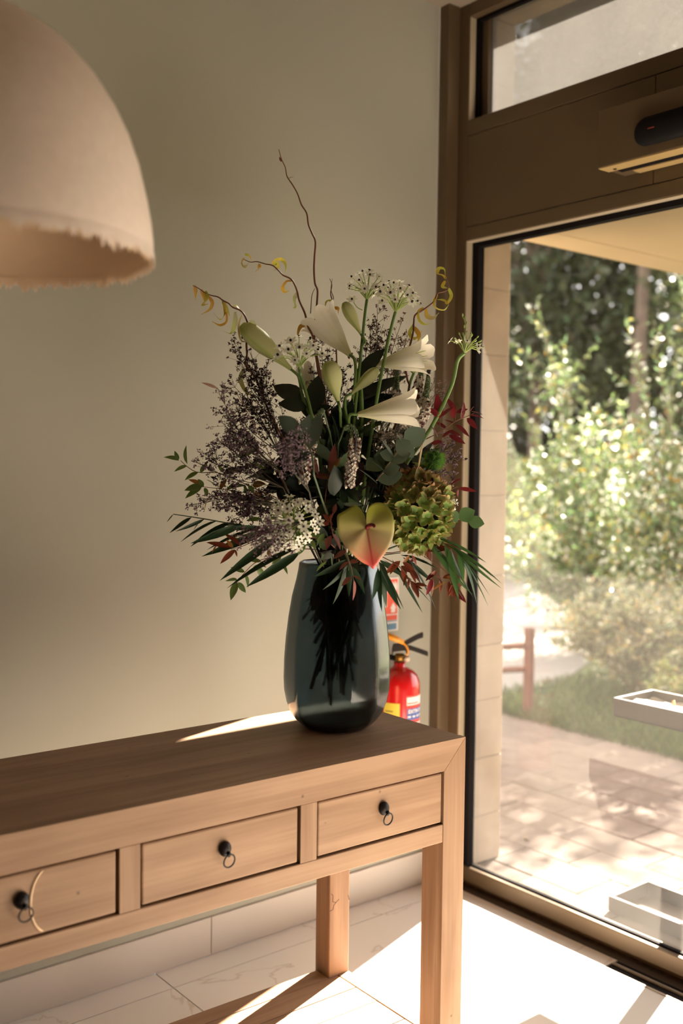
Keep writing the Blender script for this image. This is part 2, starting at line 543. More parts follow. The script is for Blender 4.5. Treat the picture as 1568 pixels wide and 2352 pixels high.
MB().box(0.31, 1.676, 0.0, 0.058, 2.385, 2.56).build('canopy_edge', M_SOFFIT, cn)
MB().box(0.31, 1.68, -0.105, 0.06, 2.364, 2.3845).build('soffit_board', M_SOFFIT, cn, bevel=0.001)
yy = -0.109
while yy > -5.0:
    MB().box(0.062, 1.68, max(yy - 0.9, -5.1), yy, 2.364, 2.3845).build('soffit_board', M_SOFFIT, cn, bevel=0.001)
    yy -= 0.904
struct(MB().box(0.062, 0.306, -5.1, 1.6, 3.12, 3.6).build('trim_2', M_STONE))

M_PAVE = mat('pinkish_paver', (0.135, 0.101, 0.082), rough=0.85, spec=0.25, noise=(9, 0.14), bump=0.3, bscale=90, var=0.10)
M_SAND = mat('joint_sand', (0.30, 0.22, 0.15), rough=0.95)
pv = struct(MB().box(0.06, 2.02, -5.1, 3.0, -0.10, -0.006).build('paving', M_SAND))
vp = None
protos = []
for q in range(3):
    mb = MB().box(-0.0985, 0.0985, -0.1985, 0.1985, -0.03, 0.0)
    protos.append(mb.mesh('paving_slab', M_PAVE, bevel=0.0025, bseg=1))
for i in range(10):
    for j in range(-9, 8):
        y = j * 0.40 + (0.2 if i % 2 else 0.0)
        if y > 2.6 or y < -3.4: continue
        x = 0.165 + i * 0.20
        o = put(random.choice(protos), 'paving_slab', pv, Matrix.Translation((x, y, random.uniform(-0.003, 0.0))) @ Matrix.Rotation(random.uniform(-0.004, 0.004), 4, 'Y'))

M_SOIL = mat('ground_soil', (0.10, 0.085, 0.045), rough=0.95, noise=(0.8, 0.3))
struct(MB().box(0.31, 60, -30, 45, -0.30, -0.05).build('ground', M_SOIL))
M_PATH = mat('pale_concrete', (0.20, 0.175, 0.155), rough=0.9, noise=(1.5, 0.12))
struct(MB().prism([(2.02, 2.0), (2.45, 1.92), (3.1, 1.95), (5.2, 2.9), (7.6, 4.0), (9.0, 6.8), (4.5, 7.5), (0.31, 4.6), (0.31, 2.0)], 'z', -0.05, -0.005).build('garden_path', M_PATH))
# ================================================================ CONSOLE TABLE
WL, WD = (0.36, 0.225, 0.138), (0.21, 0.116, 0.062)
M_WX = wood('elm_grain_x', 'x', WD, WL)
M_WY = wood('elm_grain_y', 'y', WD, WL)
M_WZ = wood('elm_grain_z', 'z', WD, WL)
M_IRON = mat('black_iron', (0.014, 0.011, 0.011), rough=0.45, metal=0.6)
TH = R(-1.28)
TAB = Matrix.Translation((-0.8847, -0.9555, 0)) @ Matrix.Rotation(TH, 4, 'Z')
TL, TT, TA, LW = 1.322, 0.858, 0.619, 0.068
tb = thing('console_table', 'long pale wooden console table with three drawers carrying the flower vase', 'table', (-0.8847, -0.9555, 0), TH)
def tpart(name, mb, m, bevel=0.003, parent=None, smooth=False):
    return mb.build(name, m, parent or tb, bevel=bevel, M=TAB, smooth=smooth)
TD = 0.452
tpart('table_top', MB().box(-TL, 0, 0.0215, TD, TT - 0.032, TT), M_WX, 0.003)
# front frame: rail mitred into the legs
tpart('top_rail', MB().prism([(-TL, TT), (0, TT), (-LW, 0.787), (-TL + LW, 0.787)], 'y', 0.0, 0.021), M_WX, 0.0006)
tpart('lower_rail', MB().box(-TL + LW, -LW, 0.001, 0.034, TA, 0.662), M_WX, 0.002)
for x0 in (-0.4765, -0.8865):
    tpart('stile', MB().box(x0, x0 + 0.0425, 0.0008, 0.022, 0.6625, 0.7865), M_WZ, 0.0012)
# legs
for (xa, xb, mit) in ((-LW, 0.0, 1), (-TL, -TL + LW, -1)):
    mb = MB()
    if mit > 0: poly = [(xa, 0.0), (xb, 0.0), (xb, TT - 0.0003), (xa, 0.7868)]
    else: poly = [(xa, 0.0), (xb, 0.0), (xb, 0.7868), (xa, TT - 0.0003)]
    mb.prism(poly, 'y', 0.0, 0.0209)
    lg = tpart('leg', mb, M_WZ, 0.0008)
    tpart('leg_core', MB().box(xa, xb, 0.0211, 0.072, 0.0, TT - 0.033), M_WZ, 0.002, lg)
    tpart('leg', MB().box(xa, xb, 0.432, 0.494, 0.0, 0.822), M_WZ, 0.003)
for xa in (-0.020, -TL):
    tpart('side_panel', MB().box(xa, xa + 0.020, 0.0725, 0.4315, TA, TT - 0.033), M_WY, 0.002)
tpart('back_rail', MB().box(-TL + LW + 0.0005, -LW - 0.0005, 0.432, 0.45, TA, TT - 0.033), M_WX, 0.002)
tpart('drawer_bottom_board', MB().box(-TL + 0.021, -0.021, 0.073, 0.43, TA + 0.012, TA + 0.022), M_WX, 0)
# drawers with iron ring pulls
M_GAP = mat('drawer_shadow_gap', (0.05, 0.022, 0.012), rough=0.9)
tpart('drawer_recess_board', MB().box(-TL + LW, -LW, 0.0225, 0.0235, 0.655, 0.80), M_GAP, 0)
def ringpull(parent, x, z):
    pl = tpart('pull', MB().ellipsoid((x, -0.001, z), (0.0135, 0.010, 0.0155), 14, 8), M_IRON, 0, parent, True)
    mb = MB().ellipsoid((x + 0.002, -0.0125, z - 0.008), (0.0045, 0.004, 0.006), 8, 6)
    n = 22
    ring = [(x + 0.003 + 0.0125 * math.sin(2 * math.pi * i / n), -0.0125 - 0.002 * math.cos(2 * math.pi * i / n), z - 0.0215 + 0.0135 * math.cos(2 * math.pi * i / n)) for i in range(n + 1)]
    mb.tube(ring, 0.0017, 6, cap=False)
    tpart('pull_ring', mb, M_IRON, 0, parent, True)
M_W1 = None
for k, x0 in enumerate((-0.434, -0.844, -1.254)):
    gpx = 0.0042
    dr = tpart('drawer', MB().box(x0 + gpx, x0 + 0.366 - gpx, 0.003, 0.022, 0.662 + 0.0042, 0.787 - 0.0042), M_WX, 0.0035)
    tpart('drawer_box', MB().box(x0 + 0.02, x0 + 0.346, 0.024, 0.40, 0.672, 0.765), M_WX, 0, dr)
    ringpull(dr, x0 + 0.183, 0.736)
    if k == 2:
        # worn pale arc scraped across the leftmost drawer front
        arc = [(x0 + 0.2115 + 0.030 * (1 - math.cos(t)) - 0.012, 0.0027, 0.724 - 0.056 * math.sin(t)) for t in [R(a) for a in range(-78, 79, 13)]]
        mb = MB().tube(arc, [0.0005] + [0.0022] * (len(arc) - 2) + [0.0005], 6)
        tpart('worn_arc', mb, mat('scraped_wood', (0.72, 0.50, 0.30), 0.5, noise=(30, 0.1)), 0, dr, True)
# low shelf: frame boards round loose planks
ZS = 0.12
tpart('shelf_border', MB().box(-0.0375, 0.0, 0.0725, 0.4325, ZS - 0.03, ZS), M_WY, 0.0015)
tpart('shelf_border', MB().box(-TL, -TL + 0.0375, 0.0725, 0.4315, ZS - 0.03, ZS), M_WY, 0.0015)
tpart('shelf_border', MB().box(-TL + LW + 0.0005, -LW - 0.0005, 0.4325, 0.486, ZS - 0.03, ZS), M_WX, 0.0015)
tpart('shelf_border', MB().box(-TL + LW + 0.0005, -LW - 0.0005, 0.008, 0.0719, ZS - 0.03, ZS), M_WX, 0.0015)
yb = [0.0735, 0.158, 0.267, 0.352, 0.4315]
for i in range(4):
    tpart('shelf_plank', MB().box(-TL + 0.0385, -0.0388 - (0.001 if i % 2 else 0.0), yb[i] + 0.0008, yb[i + 1] - 0.0008, ZS - 0.024, ZS - random.uniform(0.0002, 0.0012)), M_WX, 0.0012)
# splits in the back leg
for pts in ([(-0.063, 0.349), (-0.057, 0.342), (-0.058, 0.326), (-0.046, 0.320)], [(-0.066, 0.302), (-0.056, 0.304), (-0.054, 0.315), (-0.042, 0.324), (-0.036, 0.327)], [(-0.006, 0.331), (-0.003, 0.323), (-0.001, 0.317)]):
    tpart('split', MB().tube([(p[0], 0.4322, p[1]) for p in pts], 0.0009, 5), M_GAP, 0, tb)


# ================================================================ VASE
VX, VY = -1.067, -0.694
VZ = 0.8585
vprof = [(0.0, 0.0), (0.050, 0.0), (0.074, 0.001), (0.087, 0.007), (0.100, 0.019), (0.113, 0.038), (0.123, 0.064), (0.129, 0.094), (0.1305, 0.125), (0.1295, 0.17), (0.126, 0.22), (0.120, 0.27), (0.112, 0.32), (0.102, 0.36), (0.097, 0.385), (0.095, 0.400)]
inner = [(r - 0.0055, z + (0.008 if z < 0.01 else 0.0)) for r, z in vprof[1:]]
NF = 11
def facet(a):
    w = 2 * math.pi / NF
    d = ((a + 0.25) % w) - w / 2
    return 0.55 * math.cos(w / 2) / math.cos(d) / math.cos(w / 2) * 0.985 + 0.45 if False else 1.0 - 0.030 * (1 - (abs(d) / (w / 2)) ** 2)
full = vprof[1:] + [(0.0925, 0.4025)] + inner[::-1]
mb = MB()
mb.lathe(full, 132, (VX, VY, VZ), facet)
nseg = 132
b0 = len(mb.v)
mb.add([(VX, VY, VZ + 0.0), (VX, VY, VZ + 0.008)], [])
for k in range(nseg):
    k2 = (k + 1) % nseg
    mb.f.append((b0, k2, k)); mb.f.append((b0 + 1, (len(full) - 1) * nseg + k, (len(full) - 1) * nseg + k2))
def smoked():
    m, nt = _nt('smoked_blue_glass')
    L = nt.links.new
    out = N(nt, 'ShaderNodeOutputMaterial'); b = N(nt, 'ShaderNodeBsdfPrincipled')
    b.inputs['Base Color'].default_value = c4((0.17, 0.225, 0.25))
    b.inputs['Transmission Weight'].default_value = 1.0
    b.inputs['Roughness'].default_value = 0.13
    b.inputs['IOR'].default_value = 1.42
    L(b.outputs[0], out.inputs[0])
    return m
vase = mb.build('vase', smoked(), smooth=True)
tag(vase, 'tall ribbed smoky blue glass vase on the right end of the console table', 'vase')

# ================================================================ PENDANT LAMP
M_SHADE = mat('cream_lamp_cloth', (0.78, 0.66, 0.56), rough=0.40, spec=0.35, trans=0.12, noise=(60, 0.04))
M_SHADE_IN = mat('tan_lamp_lining', (0.74, 0.57, 0.40), rough=0.8, trans=0.3)
LX, LY, LZ = -2.105, -1.132, 1.803
LR, LH = 0.256, 0.354
lp = thing('pendant_lamp', 'large cream dome pendant lamp with ragged fringe hanging from the ceiling', 'lamp', (LX, LY, LZ))
prof = [(1.0, 0.0), (0.998, 0.06), (0.985, 0.14), (0.963, 0.23), (0.92, 0.36), (0.864, 0.48), (0.79, 0.59), (0.69, 0.70), (0.58, 0.79), (0.47, 0.86), (0.32, 0.93), (0.15, 0.98), (0.06, 0.995)]
outp = [(r * LR, h * LH) for r, h in prof]
inp = [(max(r * LR - 0.004, 0.012), h * LH - 0.003 * h) for r, h in prof]
MB().lathe(outp, 96, (LX, LY, LZ)).build('shade', M_SHADE, lp, smooth=True)
MB().lathe(inp[::-1], 96, (LX, LY, LZ)).build('shade_lining', M_SHADE_IN, lp, smooth=True)
for nm, rr, mm in (('fringe', LR + 0.0008, M_SHADE), ('inner_fringe', LR - 0.005, M_SHADE_IN)):
    mb = MB()
    nst = 420
    for k in range(nst):
        a = 2 * math.pi * (k + random.uniform(-0.3, 0.3)) / nst
        wd = random.uniform(0.5, 1.1) * 2 * math.pi * rr / nst
        ln = random.uniform(0.006, 0.019) * (1.35 if math.sin(a * 9) + math.sin(a * 23.7) > 0.6 else 1.0)
        c, s_ = math.cos(a), math.sin(a)
        tx, ty = -s_, c
        sw = random.uniform(-0.004, 0.004)
        base = [(LX + rr * c + tx * e * wd, LY + rr * s_ + ty * e * wd, LZ + 0.003) for e in (-1, 1)]
        mid = [(LX + (rr + 0.001) * c + tx * (e * wd * 0.9 + sw * 0.5), LY + (rr + 0.001) * s_ + ty * (e * wd * 0.9 + sw * 0.5), LZ - ln * 0.6) for e in (1, -1)]
        tip = [(LX + (rr + 0.001) * c + tx * sw, LY + (rr + 0.001) * s_ + ty * sw, LZ - ln)]
        mb.add(base + mid + tip, [(0, 1, 2, 3), (3, 2, 4)])
    tag(mb.build(nm, mm, lp), kind='stuff')
MB().tube([(LX, LY, LZ + LH * 0.97), (LX, LY, CEIL - 0.001)], 0.003, 8).build('cord', M_GASKET, lp)
MB().lathe([(0.0, 0.0), (0.05, 0.0), (0.055, -0.012), (0.03, -0.028), (0.0, -0.03)], 24, (LX, LY, CEIL - 0.0005)).build('ceiling_rose', M_SHADE, lp, smooth=True)
MB().ellipsoid((LX, LY, LZ + 0.20), (0.035, 0.035, 0.05), 14, 10).build('bulb', mat('frosted_bulb', (0.8, 0.78, 0.72), 0.3), lp, smooth=True)

# ================================================================ FIRE EXTINGUISHER AND ITS SIGN
M_RED = mat('red_enamel', (0.52, 0.006, 0.008), rough=0.22, spec=0.5, coat=0.4)
M_PRINT_R = mat('label_red', (0.62, 0.05, 0.03), rough=0.5)
M_PRINT_W = mat('print_white', (0.78, 0.72, 0.68), rough=0.6)
M_PRINT_B = mat('print_blue', (0.05, 0.10, 0.33), rough=0.5)
M_PRINT_Y = mat('print_yellow', (0.68, 0.55, 0.06), rough=0.5)
M_PRINT_K = mat('print_dark', (0.06, 0.05, 0.04), rough=0.6)
M_ORANGE = mat('orange_plastic', (0.72, 0.28, 0.02), rough=0.4)
M_BRASS = mat('brass_valve', (0.25, 0.13, 0.03), rough=0.35, metal=0.9)
EX, EY, EZ, ER = -0.317, -0.10, 0.36, 0.069
ext = thing('fire_extinguisher', 'red fire extinguisher hung on the wall behind the vase', 'extinguisher', (EX, EY, EZ))
body = MB().lathe([(0.0, 0.0), (0.055, 0.0), (0.066, 0.006), (ER, 0.02), (ER, 0.395), (0.067, 0.415), (0.060, 0.434), (0.046, 0.449), (0.030, 0.457), (0.021, 0.461), (0.019, 0.466), (0.019, 0.478), (0.0, 0.478)], 48, (EX, EY, EZ)).build('body', M_RED, ext, smooth=True)
def curved(name, m, a0, a1, z0, z1, lift, parent, n=14):
    mb = MB()
    rr = ER + lift
    vs_ = []
    for k in range(n + 1):
        a = a0 + (a1 - a0) * k / n
        for zz in (z0, z1): vs_.append((EX + rr * math.cos(a), EY + rr * math.sin(a), EZ + zz))
    mb.add(vs_, [(2 * k, 2 * k + 2, 2 * k + 3, 2 * k + 1) for k in range(n)])
    return mb.build(name, m, parent, smooth=True)
# label faces the room on the right of the body
A0, A1 = R(-112), R(-38)
curved('label_sheet', M_PRINT_R, A0, A1, 0.10, 0.378, 0.0006, body)
curved('label_strip', M_PRINT_W, A0 + 0.02, A1, 0.345, 0.372, 0.0010, body)
curved('label_stripes', M_PRINT_R, A0 + 0.04, A0 + 0.75, 0.350, 0.3535, 0.0013, body)
curved('label_band', M_PRINT_B, A0 + 0.04, A1, 0.296, 0.334, 0.0010, body)
def wraptext(txt, size, ang, zc, m, lift, parent, name, bold=0.0):
    me = text_mesh(txt, size, 'LEFT', bold)
    for v in me.vertices:
        a = ang + v.co.x / ER
        rr = ER + lift
        v.co = Vector((EX + rr * math.cos(a), EY + rr * math.sin(a), EZ + zc + v.co.y))
    me.materials.append(m)
    return put(me, name, parent, Matrix.Identity(4))
wraptext('EXTINTOR', 0.0165, A0 + 0.10, 0.3235, M_PRINT_W, 0.0014, body, 'lettering', 0.0006)
for zc, l in ((0.307, 0.95), ):
    for q in range(4):
        curved('fine_print', M_PRINT_W, A0 + 0.08 + q * 0.27, A0 + 0.08 + q * 0.27 + 0.17, zc - 0.003, zc + 0.003, 0.0014, body, 4)
for zc, o0, ln in ((0.283, 0.44, 0.7), (0.275, 0.44, 0.45), (0.262, 0.44, 0.62), (0.254, 0.44, 0.66), (0.246, 0.44, 0.4), (0.228, 0.3, 0.7), (0.218, 0.44, 0.6), (0.205, 0.3, 0.8)):
    curved('fine_print', M_PRINT_W, A0 + o0, A0 + o0 + ln, zc - 0.0018, zc + 0.0018, 0.0012, body, 6)
for zc in (0.262, 0.236, 0.212):
    curved('pictogram', M_PRINT_W, A0 + 0.10, A0 + 0.33, zc - 0.008, zc + 0.006, 0.0012, body, 5)
curved('inspection_label', M_PRINT_Y, R(-178), R(-130), 0.20, 0.352, 0.0008, body)
for zc in (0.325, 0.31, 0.29, 0.275, 0.25, 0.235):
    curved('inspection_print', M_PRINT_K, R(-172), R(-172 + random.choice((24, 30, 36))), zc - 0.0015, zc + 0.0015, 0.0012, body, 5)
# valve, levers, pin tag, gauge, hose
zt = EZ + 0.478
MB().lathe([(0.0, 0.0), (0.017, 0.0), (0.017, 0.022), (0.013, 0.028), (0.0, 0.028)], 20, (EX, EY, zt)).build('valve', M_BRASS, ext, smooth=True)
D = RT.copy(); D.z = 0; D.normalize()
def lev(name, pts, w, h):
    mb = MB()
    P = [Vector((EX, EY, zt)) + D * a + Vector((0, 0, b)) for a, b in pts]
    side = Vector((-D.y, D.x, 0)) * w
    vs_ = []
    for p in P:
        for e, q in ((1, h), (-1, h), (-1, -h), (1, -h)): vs_.append(p + side * e + Vector((0, 0, q)))
    fs = [(4 * i + k, 4 * i + (k + 1) % 4, 4 * i + 4 + (k + 1) % 4, 4 * i + 4 + k) for i in range(len(P) - 1) for k in range(4)]
    fs += [(3, 2, 1, 0), tuple(4 * (len(P) - 1) + k for k in range(4))]
    mb.add(vs_, fs)
    return mb.build(name, M_IRON, ext, bevel=0.001)
lev('valve_block', [(-0.026, 0.030), (-0.022, 0.047), (0.018, 0.052), (0.024, 0.034)], 0.012, 0.012)
lev('squeeze_lever', [(0.006, 0.054), (0.030, 0.070), (0.060, 0.086), (0.077, 0.092)], 0.011, 0.008)
lev('carry_handle', [(0.010, 0.046), (0.035, 0.048), (0.065, 0.038), (0.094, 0.028)], 0.011, 0.007)
P0 = Vector((EX, EY, zt)) - Vector((-D.y, D.x, 0)) * 0.016
mb = MB().tube([P0 + D * -0.05 + Vector((0, 0, 0.094)), P0 + D * -0.02 + Vector((0, 0, 0.082)), P0 + D * 0.012 + Vector((0, 0, 0.068))], [0.009, 0.011, 0.008], 8)
mb.tube(cat([P0 + D * 0.008 + Vector((0, 0, 0.068)), P0 + D * 0.022 + Vector((0, 0, 0.054)), P0 + D * 0.027 + Vector((0, 0, 0.036)), P0 + D * 0.022 + Vector((0, 0, 0.024))], 10), 0.0035, 6)
mb.build('pin_tag', M_ORANGE, ext, smooth=True)
gpos = Vector((EX, EY, zt + 0.012)) + D * 0.024 - Vector((-D.y, D.x, 0)) * 0.008
MB().ellipsoid(gpos, (0.011, 0.011, 0.011), 12, 8).build('gauge', mat('gauge_glass', (0.62, 0.52, 0.42), 0.2), ext, smooth=True)
hose = cat([Vector((EX, EY, zt + 0.012)) - D * 0.014, Vector((EX, EY, zt + 0.014)) - D * 0.05, Vector((EX, EY, zt - 0.03)) - D * 0.085, Vector((EX, EY, zt - 0.16)) - D * 0.092, Vector((EX, EY, zt - 0.30)) - D * 0.084], 20)
MB().tube(hose, 0.009, 8).build('hose', M_GASKET, ext, smooth=True)
MB().box(EX - 0.03, EX + 0.03, -0.034, -0.0005, EZ + 0.30, EZ + 0.34).build('wall_bracket', M_IRON, ext, bevel=0.002)

sg = thing('safety_sign', 'small red, white and blue fire sign on the wall above the extinguisher', 'sign', (-0.285, 0, 0.924))
sx0, sx1, sz0, sz1 = -0.335, -0.237, 0.924, 1.109
MB().box(sx0, sx1, -0.003, -0.0003, sz0, sz1).build('sign_plate', M_PRINT_W, sg, bevel=0.0008)
def flat(name, m, poly, y, parent): return MB().prism(poly, 'y', y, y + 0.0006).build(name, m, parent)
def rect(a, b, c, d): return [(a, c), (b, c), (b, d), (a, d)]
M_SIGN_R = mat('sign_red', (0.70, 0.08, 0.03), rough=0.5)
M_SIGN_B = mat('sign_blue', (0.10, 0.22, 0.33), rough=0.5)
flat('red_panel', M_SIGN_R, rect(sx0 + 0.006, sx1 - 0.006, 0.983, 1.103), -0.0037, sg)
flat('red_band', M_SIGN_R, rect(sx0 + 0.006, sx1 - 0.007, 0.962, 0.979), -0.0037, sg)
flat('blue_line', M_SIGN_B, rect(sx0 + 0.006, sx1 - 0.007, 0.957, 0.9605), -0.0037, sg)
flat('blue_band', M_SIGN_B, rect(sx0 + 0.006, sx1 - 0.009, 0.929, 0.950), -0.0037, sg)
flat('flame_symbol', M_PRINT_W, [(sx1 - 0.036, 1.060), (sx1 - 0.030, 1.082), (sx1 - 0.032, 1.097), (sx1 - 0.022, 1.086), (sx1 - 0.018, 1.099), (sx1 - 0.013, 1.084), (sx1 - 0.010, 1.094), (sx1 - 0.008, 1.070), (sx1 - 0.016, 1.058), (sx1 - 0.012, 1.050), (sx1 - 0.026, 1.046)], -0.0043, sg)
flat('cylinder_symbol', M_PRINT_W, [(sx0 + 0.022, 1.008), (sx0 + 0.042, 1.008), (sx0 + 0.042, 1.068), (sx0 + 0.036, 1.078), (sx0 + 0.046, 1.088), (sx0 + 0.030, 1.090), (sx0 + 0.027, 1.078), (sx0 + 0.022, 1.068)], -0.0043, sg)
flat('arrow_symbol', M_PRINT_W, [(sx1 - 0.034, 0.988), (sx1 - 0.016, 0.988), (sx1 - 0.016, 1.002), (sx1 - 0.011, 1.002), (sx1 - 0.026, 1.022), (sx1 - 0.039, 1.002), (sx1 - 0.034, 1.002)], -0.0043, sg)

# ================================================================ AUTOMATIC DOOR OPERATOR
op = thing('door_operator', 'bronze automatic door operator box with black sensor on the header', 'door operator', (-0.09, -0.742, 2.36))
MB().box(-0.158, FX - 0.0005, -2.4, -0.742, 2.360, 2.524).build('housing', M_FRAME, op, bevel=0.0025)
M_UNDER = mat('operator_underside', (0.40, 0.28, 0.12), rough=0.5)
MB().box(-0.157, -0.108, -2.398, -0.744, 2.3565, 2.3598).build('underside_strip', M_UNDER, op)
MB().box(-0.072, -0.035, -2.398, -0.80, 2.3565, 2.3598).build('underside_strip', M_UNDER, op)
MB().box(-0.1075, -0.0725, -2.398, -0.765, 2.3590, 2.3599).build('slot', M_GASKET, op)
MB().lathe([(0.0, 0.0), (0.0055, 0.0), (0.0055, 0.0015), (0.0, 0.0015)], 14, (-0.125, -0.778, 2.3552)).build('screw_hole', M_GASKET, op)
mb = MB().tube([(-0.160, -0.869 - 0.040 * (1 - math.cos(R(a_))), 2.425) for a_ in range(0, 91, 15)] + [(-0.160, -1.25, 2.425)], [0.003 + 0.037 * math.sin(R(a_)) for a_ in range(0, 91, 15)] + [0.040], 24)
for i_, v_ in enumerate(mb.v): mb.v[i_] = (-0.160 + (v_[0] + 0.160) * 0.55, v_[1], v_[2])
sn = mb.build('sensor', mat('black_sensor_shell', (0.006, 0.005, 0.005), 0.7, spec=0.15), op, smooth=True)
MB().box(-0.1830, -0.1805, -0.945, -0.925, 2.4225, 2.4255).build('sensor_light', mat('dull_red_lens', (0.25, 0.03, 0.02), 0.3), sn)

# ================================================================ OUTDOOR ASHTRAY STAND
M_ASH = mat('grey_brown_powder_coat', (0.032, 0.023, 0.017), rough=0.5, spec=0.3)
AX0, AX1, AY0, AY1 = 0.235, 0.455, -1.06, -0.555
ash = thing('ashtray_stand', 'brown metal outdoor ashtray stand with sand tray beyond the window', 'ashtray', (0.345, -0.83, 0))
def tray(name, z0, z1, t, lip):
    r_ = MB()
    r_.box(AX0, AX1, AY0, AY1, z0, z0 + 0.004)
    return r_.build(name, M_ASH, ash)
def wallring(name, z0, z1, t):
    pr = None
    for nm, b in (('tray_side', (AX0, AX0 + t, AY0, AY1)), ('tray_side', (AX1 - t, AX1, AY0, AY1)), ('tray_side', (AX0 + t, AX1 - t, AY1 - t, AY1)), ('tray_side', (AX0 + t, AX1 - t, AY0, AY0 + t))):
        MB().box(b[0], b[1], b[2], b[3], z0, z1).build(nm, M_ASH, ash, bevel=0.0015)
wallring('base', 0.001, 0.052, 0.012)
MB().box(AX0 + 0.013, AX1 - 0.013, -0.86, -0.80, 0.001, 0.02).build('base_bar', M_ASH, ash)
ZT0 = 0.665
wallring('top', ZT0, ZT0 + 0.062, 0.010)
tray('tray_floor', ZT0 + 0.002, ZT0, 0, 0)
MB().box(0.317, 0.373, -0.858, -0.802, 0.021, ZT0 + 0.0015).build('post', M_ASH, ash, bevel=0.002)
M_SANDP = mat('pale_ash_sand', (0.60, 0.55, 0.48), rough=0.95, bump=0.6, bscale=160)
mb = MB(); nx, ny = 12, 26
vs_ = []
for i in range(nx + 1):
    for j in range(ny + 1):
        x = AX0 + 0.0102 + (AX1 - AX0 - 0.0204) * i / nx; y = AY0 + 0.0102 + (AY1 - AY0 - 0.0204) * j / ny
        hgt = 0.036 + 0.010 * math.sin(i * 0.8 + j * 0.5) * math.cos(j * 0.37) + random.uniform(-0.002, 0.002)
        vs_.append((x, y, ZT0 + hgt))
mb.add(vs_, [(i * (ny + 1) + j, (i + 1) * (ny + 1) + j, (i + 1) * (ny + 1) + j + 1, i * (ny + 1) + j + 1) for i in range(nx) for j in range(ny)])
tag(mb.build('sand', M_SANDP, smooth=True), 'pale sand filling the outdoor ashtray tray', 'sand', kind='stuff')
M_BUTT = mat('cork_filter_paper', (0.66, 0.36, 0.12), rough=0.7)
for (x, y, lbl, d) in ((0.372, -0.700, 'orange cigarette butt standing upright in the ashtray sand', (0.1, 0.25, 1)),):
    b = MB().tube([Vector((x, y, ZT0 + 0.030)), Vector((x, y, ZT0 + 0.030)) + Vector(d).normalized() * 0.030], 0.0042, 10)
    tag(b.build('cigarette_butt', M_BUTT, smooth=True), lbl, 'cigarette')

# ================================================================ GARDEN POST AND RAILS
M_RUST = mat('reddish_timber', (0.10, 0.034, 0.018), rough=0.85, noise=(14, 0.2))
gp = thing('garden_fence', 'low reddish wooden post and rail fence at the lawn corner', 'fence', (2.12, 1.42, 0))
MB().box(2.096, 2.144, 1.396, 1.444, -0.05, 0.53).build('post', M_RUST, gp, bevel=0.006)
MB().box(1.046, 1.094, 2.346, 2.394, -0.05, 0.53).build('post', M_RUST, gp, bevel=0.006)
for z in (0.42, 0.28):
    MB().tube([Vector((2.10, 1.44, z)), Vector((1.07, 2.37, z - 0.10))], 0.019, 8).build('rail', M_RUST, gp)
# ================================================================ GARDEN
def leaf_cloud(name, P, Dr, Ln, Wd, cols, m, parent, fold=0.25):
    """many small folded leaves as one mesh"""
    n = len(P)
    Dr = Dr / np.linalg.norm(Dr, axis=1, keepdims=True)
    rnd = rng.normal(size=(n, 3))
    S = np.cross(Dr, rnd); S /= np.linalg.norm(S, axis=1, keepdims=True)
    Nn = np.cross(Dr, S)
    Ln = Ln[:, None]; Wd = Wd[:, None]
    v = np.stack([P, P + Dr * Ln * 0.45 + S * Wd * 0.5 + Nn * Wd * fold, P + Dr * Ln - Nn * Ln * 0.12, P + Dr * Ln * 0.45 - S * Wd * 0.5 + Nn * Wd * fold], axis=1).reshape(-1, 3)
    me = bpy.data.meshes.new(name)
    idx = np.arange(n) * 4
    tri = np.stack([idx, idx + 1, idx + 2, idx, idx + 2, idx + 3], axis=1).reshape(-1)
    me.vertices.add(4 * n); me.vertices.foreach_set('co', v.astype(np.float32).ravel())
    me.loops.add(6 * n); me.loops.foreach_set('vertex_index', tri.astype(np.int32))
    me.polygons.add(2 * n); me.polygons.foreach_set('loop_start', (np.arange(2 * n) * 3).astype(np.int32))
    me.update(calc_edges=True)
    a = me.attributes.new('Col', 'FLOAT_COLOR', 'POINT')
    c = np.ones((4 * n, 4), np.float32); c[:, :3] = np.repeat(cols, 4, axis=0)
    a.data.foreach_set('color', c.ravel())
    me.materials.append(m)
    o = put(me, name, parent, Matrix.Identity(4))
    o['kind'] = 'stuff'
    return o
M_SHRUB = mat('shrub_leaf', (1, 1, 1), rough=0.30, spec=0.6, trans=0.42, attr=True)
M_TREE = mat('tree_leaf', (1, 1, 1), rough=0.45, spec=0.4, trans=0.35, attr=True)
M_TWIG = mat('garden_twig', (0.12, 0.085, 0.05), rough=0.9)
M_BARK = mat('tree_bark', (0.10, 0.07, 0.05), rough=0.95, noise=(6, 0.3))
M_GRASS = mat('lawn_blade', (1, 1, 1), rough=0.6, trans=0.4, attr=True)

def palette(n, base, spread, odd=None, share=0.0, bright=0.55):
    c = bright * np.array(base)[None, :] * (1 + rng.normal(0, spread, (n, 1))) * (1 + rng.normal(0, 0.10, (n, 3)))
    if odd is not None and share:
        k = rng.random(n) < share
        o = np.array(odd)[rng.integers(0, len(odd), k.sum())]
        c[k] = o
    return np.clip(c, 0.004, 0.9)

